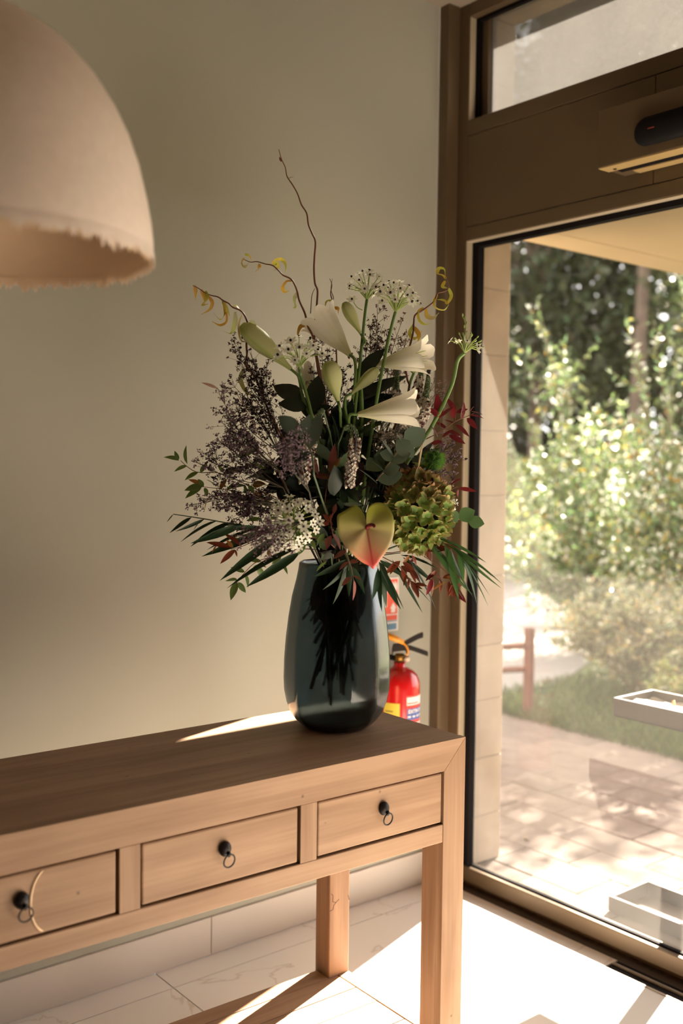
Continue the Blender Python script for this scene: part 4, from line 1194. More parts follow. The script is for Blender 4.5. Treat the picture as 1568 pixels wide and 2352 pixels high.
def starhead(label, c, dep, rpx, axis, nfl, stem_mid, nbuds=0, size=0.0142, spread=1.15, depth=0.75, extra=(), thick=0.0045):
    t = flower('star_flower', label, 'flower', 'white star flower heads with black eyes')
    ctr = at(c[0], c[1], dep)
    ax = Vector(axis).normalized()
    Rr = rpx / FPX * dep
    root = ctr - ax * Rr * 1.05
    sp = [at(q[0], q[1], q[2] if len(q) > 2 else (D0 + dep) / 2) for q in stem_mid]
    cs = cat(footpath(root) + sp + [root], 26)
    MB().tube(cs, [thick, thick * 0.85], 8).build('stem', M_STEM, t, smooth=True)
    u = ax.orthogonal().normalized(); v = ax.cross(u)
    mb = MB()
    tot = nfl + nbuds
    for k in range(tot):
        f = (k + 0.5) / tot
        th = spread * math.sqrt(f) * (1 + random.uniform(-.08, .08)); ph = k * 2.39996
        d = (ax * math.cos(th) + (u * math.cos(ph) + v * math.sin(ph)) * math.sin(th)).normalized()
        isbud = k < nbuds
        ln = Rr * (1.75 - 0.35 * math.sqrt(f)) * (0.95 if isbud else random.uniform(0.92, 1.08)) * depth * 1.3
        tip = root + d * ln
        mid = root + (d * 0.6 + ax * 0.25).normalized() * ln * 0.55
        mb.tube([root, mid, tip], [0.0014, 0.0010], 5)
        nr = (d * 0.75 + ax * 0.2 + rv() * 0.25).normalized()
        M_ = frame(tip, nr.orthogonal(), nr)
        if isbud: put(BUDM, 'floret_bud', t, M_ @ Matrix.Scale(0.0075 * random.uniform(.7, 1.1), 4))
        else:
            M_ = M_ @ Matrix.Rotation(random.uniform(0, 1), 4, 'Z') @ Matrix.Scale(size * random.uniform(0.85, 1.15), 4)
            f_ = put(random.choice(STARS), 'floret', t, M_)
            put(OVM, 'ovary', f_, M_)
    for (ex, ey, bx, by) in extra:
        p, b = at(ex, ey, dep - 0.01), at(bx, by, dep)
        mb.tube(cat([b, b.lerp(p, 0.5) + Vector((0, 0, -0.006)), p], 8), 0.0012, 5)
        nr = (-FW + Vector((0, 0, .6)) + rv() * .4).normalized()
        M_ = frame(p, nr.orthogonal(), nr) @ Matrix.Scale(size, 4)
        f_ = put(STARS[0], 'floret', t, M_); put(OVM, 'ovary', f_, M_)
    mb.build('pedicels', M_PED, t)
    return t
UPV = Vector((0, 0, 1))
starhead('higher left white star flower head with black eyes at the bouquet top', (845, 648), 2.52, 38, UPV + RT * 0.05 - FW * 0.15, 20, [(825, 1000), (826, 860), (836, 740)], extra=((808, 688, 832, 712),))
starhead('broad white star flower head with black eyes right of the slim bud', (914, 672), 2.46, 42, UPV + RT * 0.12 - FW * 0.25, 24, [(845, 1050), (868, 900), (892, 780)])
starhead('white star flower head in front of the open lily at upper left', (686, 800), 2.36, 42, UPV - RT * 0.05 - FW * 0.3, 20, [(735, 1060), (712, 940), (690, 860)])
HALF = starhead('mostly closed star flower head on a long curved stem before the window', (1076, 780), 2.46, 30, UPV + RT * 0.30, 5, [(900, 1120), (985, 990), (1035, 890), (1050, 830)], nbuds=16, size=0.0105, thick=0.0052, extra=())
starhead('round star flower head facing the viewer low on the left', (661, 1190), 2.22, 52, -FW + UPV * 0.25 - RT * 0.25, 40, [(730, 1240)], size=0.0125, spread=1.5, depth=0.62)
starhead('small star flower stalk hidden below the upper right lily', (950, 838), 2.55, 20, UPV, 8, [(880, 1050), (930, 930), (942, 880)], nbuds=4, size=0.008)
starhead('small star flower cluster peeping out right of the hydrangea', (1034, 1152), 2.50, 20, RT + UPV * 0.3 - FW * 0.2, 9, [(900, 1220), (980, 1180)], size=0.0105)
# budding tip above the half closed head
t = HALF
mb = MB().tube(cat(pts([(1066, 780), (1070, 755), (1066, 735), (1062, 728)], 2.46), 10), 0.0012, 5)
mb.build('bud_stalk', M_PED, t)
for px, py in ((1062, 726), (1068, 732), (1071, 744), (1066, 752)):
    put(BUDM, 'floret_bud', t, frame(at(px, py, 2.46), RT, UPV + rv() * .4) @ Matrix.Scale(0.0075, 4))

# ---------------------------------------------------------------- white spikes
def spike(label, path, dep, wpx, group, mid=(), green_to=0.4, n=300, rev=False, thin=0.0022):
    """path from the stem side to the tip; florets open (white) away from the green end"""
    t = flower('flower_spike', label, 'flower', group)
    P = pts(path, dep)
    c = cat(P, 30)
    base = c[0]
    MB().tube(c, [0.003, 0.0055], 8).build('spike_core', M_PLUM, t, smooth=True)
    MB().tube(cat(footpath(base) + [at(q[0], q[1], q[2] if len(q) > 2 else D0) for q in mid], 18) + c, [0.0028, 0.0016], 6).build('stem', M_STEMD, t, smooth=True)
    mb = MB()
    for k in range(n):
        u = (k + random.random()) / n
        i = min(int(u * 30), 29)
        p = c[i].lerp(c[i + 1], u * 30 - i)
        tg = (c[i + 1] - c[i]).normalized()
        o = tg.orthogonal().normalized(); a = k * 2.39996
        d = Quaternion(tg, a) @ o
        open_ = u > green_to if not rev else u < 1 - green_to
        q = (u - green_to) / (1 - green_to) if not rev else (1 - green_to - u) / (1 - green_to)
        W_ = wpx[0] + (wpx[1] - wpx[0]) * u if not isinstance(wpx, (int, float)) else wpx
        r = W_ * 0.5 / FPX * dep * (0.55 + 0.45 * math.sin(math.pi * min(1, max(0, u * 0.92 + 0.08))) ** 0.6)
        if open_:
            s = 0.0040 * random.uniform(0.75, 1.2)
            r *= random.uniform(0.78, 1.12)
            if (math.sin(a * 1.0 + u * 4) > 0.86): continue
            col = (0.70, 0.62, 0.52) if random.random() > 0.26 else (0.14, 0.05, 0.04)
            ctr = p + d * (r - s * 0.6)
            x = tg; y = d.cross(tg)
            mb.add([ctr + d * s * 0.3 + x * s, ctr + d * s * 0.5 + y * s, ctr + d * s * 0.3 - x * s, ctr + d * s * 0.5 - y * s, ctr - d * s, ctr + d * s * 0.05], [(4, 0, 1), (4, 1, 2), (4, 2, 3), (4, 3, 0), (5, 1, 0), (5, 2, 1), (5, 3, 2), (5, 0, 3)], col)
        else:
            s = 0.0016 * random.uniform(0.8, 1.2)
            ctr = p + d * r * 0.7
            mb.ellipsoid(ctr, (s, s, s), 5, 4, col=(0.10, 0.15, 0.05) if random.random() > 0.25 else (0.28, 0.32, 0.18))
    tag(mb.build('florets', M_SPIKE, t), kind='stuff')
GS = 'drooping white flower spikes in the bouquet front'
spike('drooping white flower spike left of centre above the round star head', [(742, 940), (728, 962), (718, 990), (710, 1030), (703, 1065), (697, 1112)], 2.26, (18, 42), GS, mid=[(780, 1150), (758, 1000, 2.36)], green_to=0.45, n=330)
spike('drooping white flower spike in the centre hooked at the top', [(790, 985), (801, 980), (811, 990), (815, 1015), (811, 1050), (805, 1085), (803, 1120)], 2.26, (16, 42), GS, mid=[(770, 1150), (776, 1020, 2.34)], green_to=0.45, n=330)
GS2 = 'upright flower spikes behind the right hand lilies'
spike('upright green flower spike under the upper right lily on the left', [(912, 930), (910, 890), (914, 840)], 2.52, (24, 12), GS2, mid=[(850, 1080)], green_to=0.6, n=300, rev=True)
spike('upright white flower spike between the two right hand lilies', [(952, 950), (958, 900), (968, 850)], 2.50, (34, 20), GS2, mid=[(880, 1080)], green_to=0.15, n=330, rev=True)
spike('upright dark green flower spike right of the white spike', [(972, 935), (980, 895), (985, 850)], 2.48, (26, 10), GS2, mid=[(890, 1080)], green_to=0.75, n=320, rev=True)
spike('white flower spike bending right beside the red leaflets', [(940, 990), (966, 965), (980, 940), (985, 922)], 2.46, (36, 16), GS2, mid=[(880, 1080)], green_to=0.1, n=300, rev=True)

# ---------------------------------------------------------------- plum and lilac sprays
M_SPST = G('dark_spray_stalk', (0.055, 0.045, 0.025), rough=0.7)
def spray(label, base, tips, dep, col, col2, dens=30, size=0.0036, group='feathery plum and lilac filler sprays', djit=0.06, clus=40, fluffy=1.0, stemcol=None):
    t = flower('filler_spray', label, 'flower', group)
    mb = MB(); fl = MB()
    b = at(base[0], base[1], base[2] if len(base) > 2 else dep)
    fp = footpath(b, 0.30)
    mb.tube(cat(fp + [b], 10), 0.0016, 5)
    for tp in tips:
        e = at(tp[0], tp[1], (tp[2] if len(tp) > 2 else dep) + random.uniform(-djit, djit) * 0.5)
        c = cat([b, b.lerp(e, 0.5) + rv() * 0.018, e], 12)
        mb.tube(c, [0.0013, 0.0005], 5)
        ax = (c[-1] - c[-3]).normalized()
        for k in range(dens):
            i = random.randint(5, 11)
            d = (rv() * 0.8 + ax * 0.8).normalized()
            l = random.uniform(0.012, 0.034)
            q = c[i] + d * l
            mb.tube([c[i], q], [0.0005, 0.0003], 3, cap=False)
            for _ in range(clus // 5):
                p = q + rv() * random.uniform(0.0, 0.0065) * fluffy
                s = size * random.uniform(0.6, 1.25)
                w = random.random()
                cc = tuple(a_ + (b_ - a_) * w for a_, b_ in zip(col, col2))
                d1 = rv() * s; d2 = d1.orthogonal().normalized() * s * 0.5; d3 = d1.cross(d2).normalized() * s * 0.5
                fl.add([p - d1, p + d2, p + d1, p - d2, p + d3], [(0, 1, 4), (1, 2, 4), (2, 3, 4), (3, 0, 4), (0, 3, 2, 1)], cc)
    mb.build('branches', M_SPST if stemcol is None else stemcol, t)
    tag(fl.build('blossoms', M_SPRAY, t), kind='stuff')
PLUM, PLUM2 = (0.045, 0.018, 0.024), (0.105, 0.048, 0.056)
LIL, LIL2 = (0.15, 0.085, 0.12), (0.26, 0.18, 0.21)
PAL, PAL2 = (0.34, 0.22, 0.14), (0.26, 0.15, 0.13)
spray('dark plum filler spray at the upper left under the largest lily bud', (640, 1000), [(530, 775), (545, 800), (575, 810), (560, 835), (612, 830), (600, 860)], 2.46, PLUM, PLUM2)
spray('dark plum filler spray left of the broad dark leaf', (640, 1040), [(530, 880), (555, 905), (590, 880), (575, 935), (610, 930), (540, 935)], 2.42, PLUM, PLUM2)
spray('blurred lilac filler spray bulging out at the left edge', (640, 1080), [(500, 895), (510, 935), (505, 965), (530, 990), (540, 1010), (555, 970)], 2.28, LIL, PLUM2, fluffy=1.4)
spray('lilac filler spray reaching left above the green leaflets', (650, 1120), [(450, 1062), (470, 1040), (495, 1010), (520, 1020), (530, 1050), (480, 1060)], 2.34, LIL, PLUM2, fluffy=1.2)
spray('lilac filler spray lying lowest on the left', (660, 1160), [(435, 1160), (455, 1145), (480, 1135), (500, 1165), (520, 1130), (545, 1180), (500, 1130)], 2.38, LIL, PLUM2)
spray('thin plum filler spray hanging between the round star head and the left leaflets', (670, 1170), [(530, 1195), (555, 1185), (545, 1150), (570, 1150), (580, 1120), (600, 1165)], 2.44, PLUM, PLUM2)
spray('plum filler spray behind the open lily at the top left', (740, 960), [(735, 775), (750, 800), (765, 830), (790, 845), (720, 850), (742, 905)], 2.56, PLUM, PLUM2)
spray('reddish plum filler spray between the two top star heads', (830, 960), [(868, 700), (850, 745), (880, 745), (845, 790), (868, 790), (820, 800), (890, 780)], 2.58, (0.12, 0.04, 0.045), (0.18, 0.09, 0.08))
spray('sparse tan filler spray under the broad star head', (880, 960), [(925, 730), (940, 755), (915, 770), (945, 785), (900, 800), (930, 800)], 2.60, PAL, (0.16, 0.08, 0.08), dens=16)
spray('fine pale filler spray in front of the window post', (960, 1000), [(1000, 868), (1018, 885), (1030, 895), (1005, 900), (1020, 905)], 2.54, PAL, LIL2, dens=14, size=0.002)
spray('lilac filler spray right of the green tuft flower', (950, 1100), [(1055, 1042), (1045, 1020), (1030, 1000), (1040, 1055), (1035, 1085), (1022, 1030)], 2.50, LIL, LIL2, dens=20)
spray('soft lilac filler spray in front of the drooping left spike', (710, 1130, 2.2), [(690, 995, 2.12), (670, 1010, 2.12), (650, 1025, 2.12), (640, 1040, 2.12)], 2.15, LIL, LIL2, dens=26, fluffy=1.6)
spray('soft lilac filler spray drooping below the round star head', (690, 1200, 2.22), [(600, 1215, 2.16), (585, 1245, 2.16), (610, 1255, 2.16), (615, 1225, 2.14), (545, 1240, 2.2)], 2.16, LIL, PLUM2, dens=22, fluffy=1.5)
spray('dark plum filler spray filling the centre behind the upright bud', (790, 1060), [(800, 880), (830, 900), (850, 930), (870, 900), (820, 950), (760, 930), (700, 930)], 2.54, PLUM, PLUM2, dens=20)
spray('dark plum filler spray filling the middle left behind the drooping spikes', (740, 1140), [(620, 960), (640, 920), (650, 1000), (600, 1000), (620, 1060), (580, 1050), (680, 960)], 2.52, PLUM, PLUM2, dens=24)
spray('creamy white filler spray below the lower right lily', (860, 1080), [(880, 985), (895, 975), (915, 985), (930, 995), (870, 1000), (945, 985), (960, 1000), (905, 1005)], 2.48, (0.66, 0.58, 0.48), (0.45, 0.34, 0.28), dens=14, size=0.0042)
spray('creamy white filler spray on the right edge of the hydrangea', (960, 1190), [(1008, 1100), (1018, 1118), (1028, 1135), (1012, 1125), (1030, 1120)], 2.52, (0.66, 0.58, 0.48), LIL2, dens=12, size=0.0036)
spray('pinkish filler spray behind the upper right lily', (870, 1000), [(880, 890), (895, 900), (905, 880), (925, 905), (885, 915), (870, 920)], 2.60, (0.50, 0.26, 0.22), PLUM, dens=18, size=0.0036)

# ---------------------------------------------------------------- hydrangea
def hyd():
    t = flower('hydrangea', 'round green hydrangea head with rusty red upper edge', 'flower')
    c = at(958, 1172, 2.42)
    rx, ry, rz = 0.070, 0.070, 0.090
    cs = cat(footpath(c) + [at(900, 1240, 2.45), c], 16)
    MB().tube(cs, 0.005, 8).build('stem', M_STEM, t, smooth=True)
    MB().ellipsoid(c, (rx * .70, ry * .70, rz * .74), 20, 14).build('core', mat('hydrangea_core', (0.035, 0.04, 0.012), 0.9), t, smooth=True)
    meshes = {}
    def fl(redness, seed):
        r_ = random.Random(seed)
        mb = MB()
        for k in range(4):
            a = k * math.pi / 2 + r_.uniform(-.15, .15)
            ln = r_.uniform(0.9, 1.1)
            vs_, cs_ = [], []
            n_, m_ = 5, 4
            for i in range(n_ + 1):
                u = i / n_
                w = 0.52 * math.sin(math.pi * min(0.97, 0.12 + u * 0.82)) ** 0.8
                for j in range(m_ + 1):
                    e = 2 * j / m_ - 1
                    x, y = u * ln, e * w
                    z = 0.42 * u + 0.40 * u * u * e * e + 0.10 * math.sin(u * 7 + e * 4 + seed)
                    vs_.append((x * math.cos(a) - y * math.sin(a), x * math.sin(a) + y * math.cos(a), z))
                    edge = max(abs(e) ** 6, u ** 9)
                    g_ = (0.22, 0.36, 0.07); ed = (0.55, 0.26, 0.14); rd = (0.30, 0.09, 0.055)
                    col = [a_ + (b_ - a_) * redness * 0.9 for a_, b_ in zip(g_, rd)]
                    q = edge * (0.55 + 0.45 * redness)
                    cs_.append(tuple(a_ + (b_ - a_) * q for a_, b_ in zip(col, ed)))
            mb.add(vs_, [(i * (m_ + 1) + j, i * (m_ + 1) + j + 1, (i + 1) * (m_ + 1) + j + 1, (i + 1) * (m_ + 1) + j) for i in range(n_) for j in range(m_)], cs_)
        mb.ellipsoid((0, 0, 0.06), (0.09, 0.09, 0.09), 6, 4, col=(0.25, 0.28, 0.06))
        return mb.mesh('floret', M_HYD, smooth=True)
    for lv in range(4):
        for s in range(3): meshes[(lv, s)] = fl(lv / 3, lv * 7 + s)
    n = 105
    for k in range(n):
        z = 1 - 2 * (k + 0.5) / n
        ph = k * 2.39996
        rr = math.sqrt(1 - z * z)
        d = Vector((rr * math.cos(ph), rr * math.sin(ph), z))
        if d.dot(FW) > 0.55: continue
        p = c + Vector((d.x * rx, d.y * ry, d.z * rz)) * random.uniform(0.84, 1.02)
        lv = max(0, min(3, int(0.1 + z * 2.6 + random.uniform(-0.7, 0.7))))
        nr = (d + rv() * 0.35).normalized()
        put(meshes[(lv, random.randint(0, 2))], 'floret', t, frame(p, nr.orthogonal(), nr) @ Matrix.Rotation(random.uniform(0, 6), 4, 'Z') @ Matrix.Scale(random.uniform(0.019, 0.0245), 4))
hyd()

# ---------------------------------------------------------------- anthurium
def anthurium():
    t = flower('anthurium', 'heart shaped yellow green anthurium blushing red at its tip', 'flower')
    ol = [(838, 1206), (838, 1190), (834, 1180), (826, 1168), (816, 1160), (806, 1162), (794, 1172), (782, 1180), (774, 1187), (774, 1205), (776, 1222), (782, 1238), (792, 1254), (804, 1268), (818, 1280), (834, 1290), (848, 1296), (858, 1303), (866, 1295), (876, 1282), (888, 1266), (898, 1246), (904, 1226), (905, 1206), (902, 1186), (895, 1170), (884, 1158), (870, 1154), (856, 1158), (846, 1167), (841, 1180), (840, 1195)]
    dep = 2.235
    o = at(842, 1212, dep)
    M0 = frame(o, UP * 0.93 - FW * -0.30, -FW + UP * 0.25)
    Mi = M0.inverted()
    def plane(px, py):
        d = at(px, py, 1) - CAM
        nrm = M0.to_3x3() @ Vector((0, 0, 1))
        return CAM + d * ((o - CAM).dot(nrm) / d.dot(nrm))
    ring = [Mi @ plane(*p) for p in ol]
    # resample for a smooth outline
    rs = cat(ring + [ring[0]], 128)[:-1]
    K = 9
    tipy = (Mi @ plane(858, 1303)).y
    vs_ = [Vector((0, 0, 0))]; cs = [None]
    def colour(p):
        u = max(0, min(1, p.y / tipy)) if p.y < 0 else 0
        ax_ = abs(p.x - 0.26 * max(0, -p.y) * 0.62)
        pink = (0.70, 0.12, 0.09); yel = (0.66, 0.56, 0.26); grn = (0.36, 0.38, 0.045); cream = (0.72, 0.52, 0.32)
        c = [a + (b - a) * min(1, max(0, (p.y + 0.02) / 0.05)) for a, b in zip(yel, grn)]
        q = min(1, u ** 1.4 * 1.4 * math.exp(-(ax_ / 0.030) ** 2) + 0.0)
        q = max(q, min(1, max(0, (u - 0.42) / 0.52)))
        q2 = 0.55 * u * math.exp(-(ax_ / 0.035) ** 2)
        c = [a + (b - a) * q2 for a, b in zip(c, cream)]
        c = [a + (b - a) * q for a, b in zip(c, pink)]
        v_ = math.exp(-(ax_ / 0.0022) ** 2) * (1 if p.y < 0 else 0)
        return tuple(a + (b - a) * v_ * 0.85 for a, b in zip(c, (0.50, 0.04, 0.05)))
    vs_ = []; cs = []
    n = len(rs)
    for k in range(K + 1):
        f = k / K
        for p in rs:
            q = p * f
            r = math.hypot(q.x, q.y)
            z = 0.10 * r - 1.1 * r * r - 0.012 * max(0, -q.y / 0.09) ** 2 + 0.004 * math.sin(math.atan2(q.y, q.x) * 5) * f
            vs_.append((q.x, q.y, z)); cs.append(colour(q))
    fs = [(k * n + i, k * n + (i + 1) % n, (k + 1) * n + (i + 1) % n, (k + 1) * n + i) for k in range(K) for i in range(n)]
    mb = MB(); mb.add(vs_, fs, cs)
    o_ = mb.build('spathe', M_ANTH, t, smooth=True, M=M0)
    sm = o_.modifiers.new('thickness', 'SOLIDIFY'); sm.thickness = 0.0012; sm.offset = -1
    sp = cat([(0.0, -0.002, 0.001), (0.004, 0.0015, 0.010), (0.013, 0.000, 0.020), (0.017, -0.007, 0.026)], 12)
    MB().tube(sp, [0.0048, 0.0052, 0.0050, 0.0048, 0.0046, 0.0044, 0.0042, 0.0040, 0.0038, 0.0036, 0.0034, 0.003, 0.0015], 10).build('spadix', M_SPADIX, t, smooth=True, M=M0)
    c = cat(footpath(at(800, 1250, 2.4), 0.05)[:2] + [MOUTH - FW * 0.045 + Vector((0, 0, -0.01)), o - (M0.to_3x3() @ Vector((0, 0, 1))) * 0.035 + Vector((0, 0, -.01)), o], 22)
    MB().tube(c, 0.0036, 7).build('stem', M_STEM, t, smooth=True)
anthurium()

# ---------------------------------------------------------------- green tuft flower
t = flower('tuft_flower', 'bright moss green fuzzy ball flower above the hydrangea', 'flower')
c = at(996, 1058, 2.44)
MB().tube(cat(footpath(c) + [at(920, 1160, 2.47), c], 16), 0.0032, 7).build('stem', M_STEM, t, smooth=True)
MB().ellipsoid(c, (0.020, 0.020, 0.023), 16, 10).build('core', mat('tuft_core', (0.03, 0.08, 0.012), 0.9), t, smooth=True)
mb = MB()
for k in range(1500):
    d = rv()
    l = random.uniform(0.022, 0.034) * (1 + 0.08 * d.z)
    q = d.orthogonal().normalized() * 0.0009
    w = random.random()
    e = c + Vector((d.x, d.y, d.z * 1.12)) * l + rv() * 0.002
    g_ = (0.13 + 0.14 * w, 0.34 + 0.18 * w, 0.05)
    mb.add([c + d * 0.012 - q, c + d * 0.012 + q, e], [(0, 1, 2)], g_)
tag(mb.build('bristles', M_TRICK, t), kind='stuff')
for k in range(6): leaf(t, c + rv() * 0.008 - RT * 0.02 - UP * 0.012, c - RT * 0.045 - UP * 0.01 + rv() * 0.014, 0.25, M_PED, name='sepal')

# ---------------------------------------------------------------- eucalyptus
def euc(label, stem, dep, leaves, m, r=0.0022, mid=(), stem_m=None):
    t = flower('eucalyptus_sprig', label, 'foliage', 'eucalyptus sprigs')
    P = pts(stem, dep)
    MB().tube(cat(footpath(P[0]) + [at(q[0], q[1], q[2] if len(q) > 2 else D0) for q in mid], 12) + cat(P, 16), [r * 1.3, r * 0.7], 6).build('stem', stem_m or mat('tan_euc_stem', (0.34, 0.24, 0.11), 0.5), t, smooth=True)
    for (bx, by, tx, ty, wr, edge) in leaves:
        b, e = at(bx, by, dep - 0.002), at(tx, ty, dep - (0.012 if not edge else 0.004))
        nr = (-FW * 0.9 + UP * 0.35 + rv() * 0.25) if not edge else (FW.cross(e - b).normalized() + rv() * 0.25 - FW * 0.3)
        leaf(t, b, e, wr, m, nr, 'leaf', fold=0.10, bend=0.05, shape=0.48)
euc('grey green eucalyptus sprig slanting above the hydrangea', [(975, 990), (950, 1005), (925, 1025), (900, 1055), (880, 1085), (864, 1104)], 2.30,
    [(928, 1022, 976, 985, 0.85, 0), (910, 1010, 950, 1050, 0.0 + 0.75, 0), (905, 1052, 872, 1040, 0.9, 0), (895, 1060, 942, 1040, 0.75, 0), (880, 1085, 918, 1072, 0.9, 0), (866, 1102, 925, 1088, 0.75, 0), (905, 1052, 878, 1008, 0.30, 1), (892, 1092, 855, 1056, 0.34, 1), (868, 1112, 824, 1074, 0.34, 1), (932, 1030, 910, 992, 0.22, 1)], M_EUC, mid=[(870, 1160), (955, 1100, 2.42)])
euc('bright green eucalyptus sprig to the right of the hydrangea', [(1010, 1190), (1030, 1195), (1050, 1192), (1073, 1196)], 2.46,
    [(1050, 1200, 1028, 1172, 0.85, 0), (1046, 1195, 1024, 1212, 0.7, 0), (1052, 1192, 1090, 1172, 0.85, 0), (1074, 1196, 1112, 1203, 0.80, 0)], M_EUCG, mid=[(920, 1230), (985, 1200)])
euc('blurred dusky eucalyptus leaves left of the drooping spikes', [(720, 1090), (715, 1040), (690, 1000), (675, 975)], 2.14,
    [(690, 998, 640, 955, 0.62, 0), (692, 1000, 712, 952, 0.45, 0), (715, 1040, 672, 1052, 0.7, 0), (710, 1030, 735, 950, 0.42, 0)], M_EUCD, mid=[(750, 1180, 2.3)], stem_m=M_STEMD)

# ---------------------------------------------------------------- nandina: compound leaves
def nandina(label, rach, dep, lfs, m, group='compound leaf sprigs', mid=(), wr=0.36, sub=(), mset=None, r=0.0014, dup=0):
    t = flower('leaf_sprig', label, 'foliage', group)
    P = pts(rach, dep)
    MB().tube(cat(footpath(P[0]) + [at(q[0], q[1], q[2] if len(q) > 2 else D0) for q in mid], 12) + cat(P, 16), [r * 1.3, r * 0.5], 5).build('stem', M_RACH, t)
    for s in sub: MB().tube(pts(s, dep), r * 0.5, 4).build('side_stalk', M_RACH, t)
    lfs = list(lfs)
    for _ in range(dup):
        lfs += [(q[0] + random.uniform(-14, 14), q[1] + random.uniform(-10, 10), q[2] + random.uniform(-22, 22), q[3] + random.uniform(-12, 10)) + tuple(q[4:]) for q in lfs[:len(lfs) // (_ + 1)]]
    for q in lfs:
        b, e = at(q[0], q[1], dep + random.uniform(-.008, .008)), at(q[2], q[3], dep + random.uniform(-.014, .010))
        mm = m if mset is None else random.choice(mset)
        leaf(t, b, e, q[4] if len(q) > 4 else wr, mm, None, 'leaflet', fold=0.35, bend=0.10, shape=0.42)
    return t
nandina('dark red leaf sprig reaching right in front of the window gasket', [(975, 1010), (1010, 992), (1045, 968), (1075, 955), (1090, 948)], 2.48,
        [(1010, 962, 1003, 903), (1010, 958, 982, 935), (1012, 958, 1040, 932, 0.3), (1046, 948, 1026, 912, 0.34), (1046, 948, 1075, 938, 0.32), (1040, 962, 1040, 928, 0.4), (1058, 962, 1068, 924, 0.36), (1076, 954, 1112, 958, 0.34), (1082, 945, 1110, 950, 0.3), (1080, 945, 1088, 932, 0.35), (1072, 960, 1096, 985, 0.36), (1045, 975, 1020, 962, 0.3), (1045, 975, 1080, 1002, 0.3), (1025, 985, 1000, 968, 0.36), (1028, 990, 1060, 1000, 0.3), (1030, 1000, 1070, 1018, 0.34), (1015, 1005, 1040, 985, 0.3), (1005, 1005, 990, 975, 0.4), (1005, 1010, 1020, 1030, 0.4), (990, 1020, 1015, 1012, 0.4)], M_NRED, mid=[(900, 1100)], sub=([(1010, 992), (1010, 960)], [(1045, 968), (1046, 948)], [(1020, 985), (1045, 990)]))
nandina('small red leaf sprig on the right below the lilac spray', [(1010, 1150), (1025, 1130), (1045, 1120), (1052, 1118)], 2.50, [(1034, 1115, 1058, 1097, 0.34), (1034, 1118, 1028, 1142, 0.4), (1052, 1122, 1095, 1127, 0.26), (1052, 1124, 1050, 1142, 0.36)], M_NRED, mid=[(930, 1200)])
nandina('rust red leaf sprig hanging to the right under the hydrangea', [(900, 1270), (945, 1265), (985, 1285), (1020, 1310), (1050, 1345)], 2.42,
        [(985, 1262, 978, 1245), (985, 1262, 1005, 1252), (988, 1265, 1032, 1262), (985, 1265, 990, 1290), (940, 1275, 925, 1295), (945, 1275, 958, 1300), (935, 1300, 958, 1340), (935, 1300, 930, 1330), (1000, 1310, 985, 1330), (990, 1325, 995, 1370), (1000, 1320, 1018, 1335), (1010, 1330, 1012, 1362), (1025, 1325, 1050, 1330), (1030, 1335, 1030, 1370), (1035, 1340, 1062, 1345), (1040, 1345, 1045, 1372), (1045, 1348, 1066, 1374), (960, 1270, 975, 1255)], M_NRUST, mid=[(840, 1270, 2.44)], wr=0.34, mset=[M_NRUST, M_NRED, M_NRUST, M_NRUST, M_NORG], dup=1)
nandina('rust leaf sprig hanging down the left of the rusty sprig', [(880, 1280), (915, 1300), (940, 1330), (955, 1355)], 2.36, [(910, 1295, 895, 1318), (920, 1300, 945, 1315), (935, 1320, 925, 1345), (945, 1335, 962, 1370), (950, 1345, 970, 1352)], M_NRUST, mid=[(840, 1270, 2.40)], wr=0.34, dup=1)
nandina('dusty red leaf sprig hanging down the vase front', [(790, 1250), (800, 1285), (808, 1310), (812, 1335)], 2.26, [(800, 1290, 778, 1308, 0.4), (803, 1290, 822, 1290, 0.5), (806, 1325, 784, 1345, 0.38), (810, 1322, 830, 1332, 0.4), (812, 1332, 814, 1380, 0.30), (795, 1265, 765, 1282, 0.4)], M_NPINK, mid=[(790, 1255, 2.36)])
nandina('dusty red leaf cluster left of the anthurium', [(765, 1230), (760, 1205), (758, 1180)], 2.26, [(760, 1200, 742, 1180, 0.6), (760, 1195, 770, 1168, 0.5), (755, 1200, 740, 1208, 0.6), (762, 1225, 785, 1262, 0.45), (760, 1230, 748, 1262, 0.5), (765, 1180, 772, 1155, 0.35)], M_NPINK, mid=[(780, 1260, 2.38)], mset=[M_NPINK, M_NRUST])
nandina('dusty red leaves upright between the drooping spikes', [(745, 1160), (752, 1100), (760, 1060)], 2.32, [(760, 1090, 768, 1018, 0.28), (758, 1090, 780, 1050, 0.35), (730, 1090, 714, 1040, 0.24), (735, 1095, 790, 1108, 0.24), (722, 1092, 768, 1098, 0.3)], M_NPINK, mid=[(765, 1210, 2.42)], mset=[M_NPINK, M_NRED, M_NORG, M_NPINK])
nandina('green leaf sprig reaching far left with three end leaflets', [(650, 1150), (580, 1120), (510, 1088), (455, 1085), (430, 1072), (415, 1058)], 2.42,
        [(411, 1058, 376, 1047, 0.55), (411, 1055, 400, 1036, 0.5), (430, 1066, 424, 1024, 0.42), (430, 1070, 399, 1081, 0.42), (455, 1085, 423, 1101, 0.4), (460, 1086, 475, 1062, 0.4), (512, 1086, 500, 1066, 0.4), (512, 1088, 558, 1075, 0.4), (560, 1070, 610, 1072, 0.4), (545, 1050, 590, 1030, 0.4), (500, 1103, 482, 1094, 0.5), (492, 1113, 475, 1100, 0.5), (520, 1100, 545, 1095, 0.4), (540, 1112, 520, 1125, 0.4)], M_NGRN, mid=[(700, 1200)])
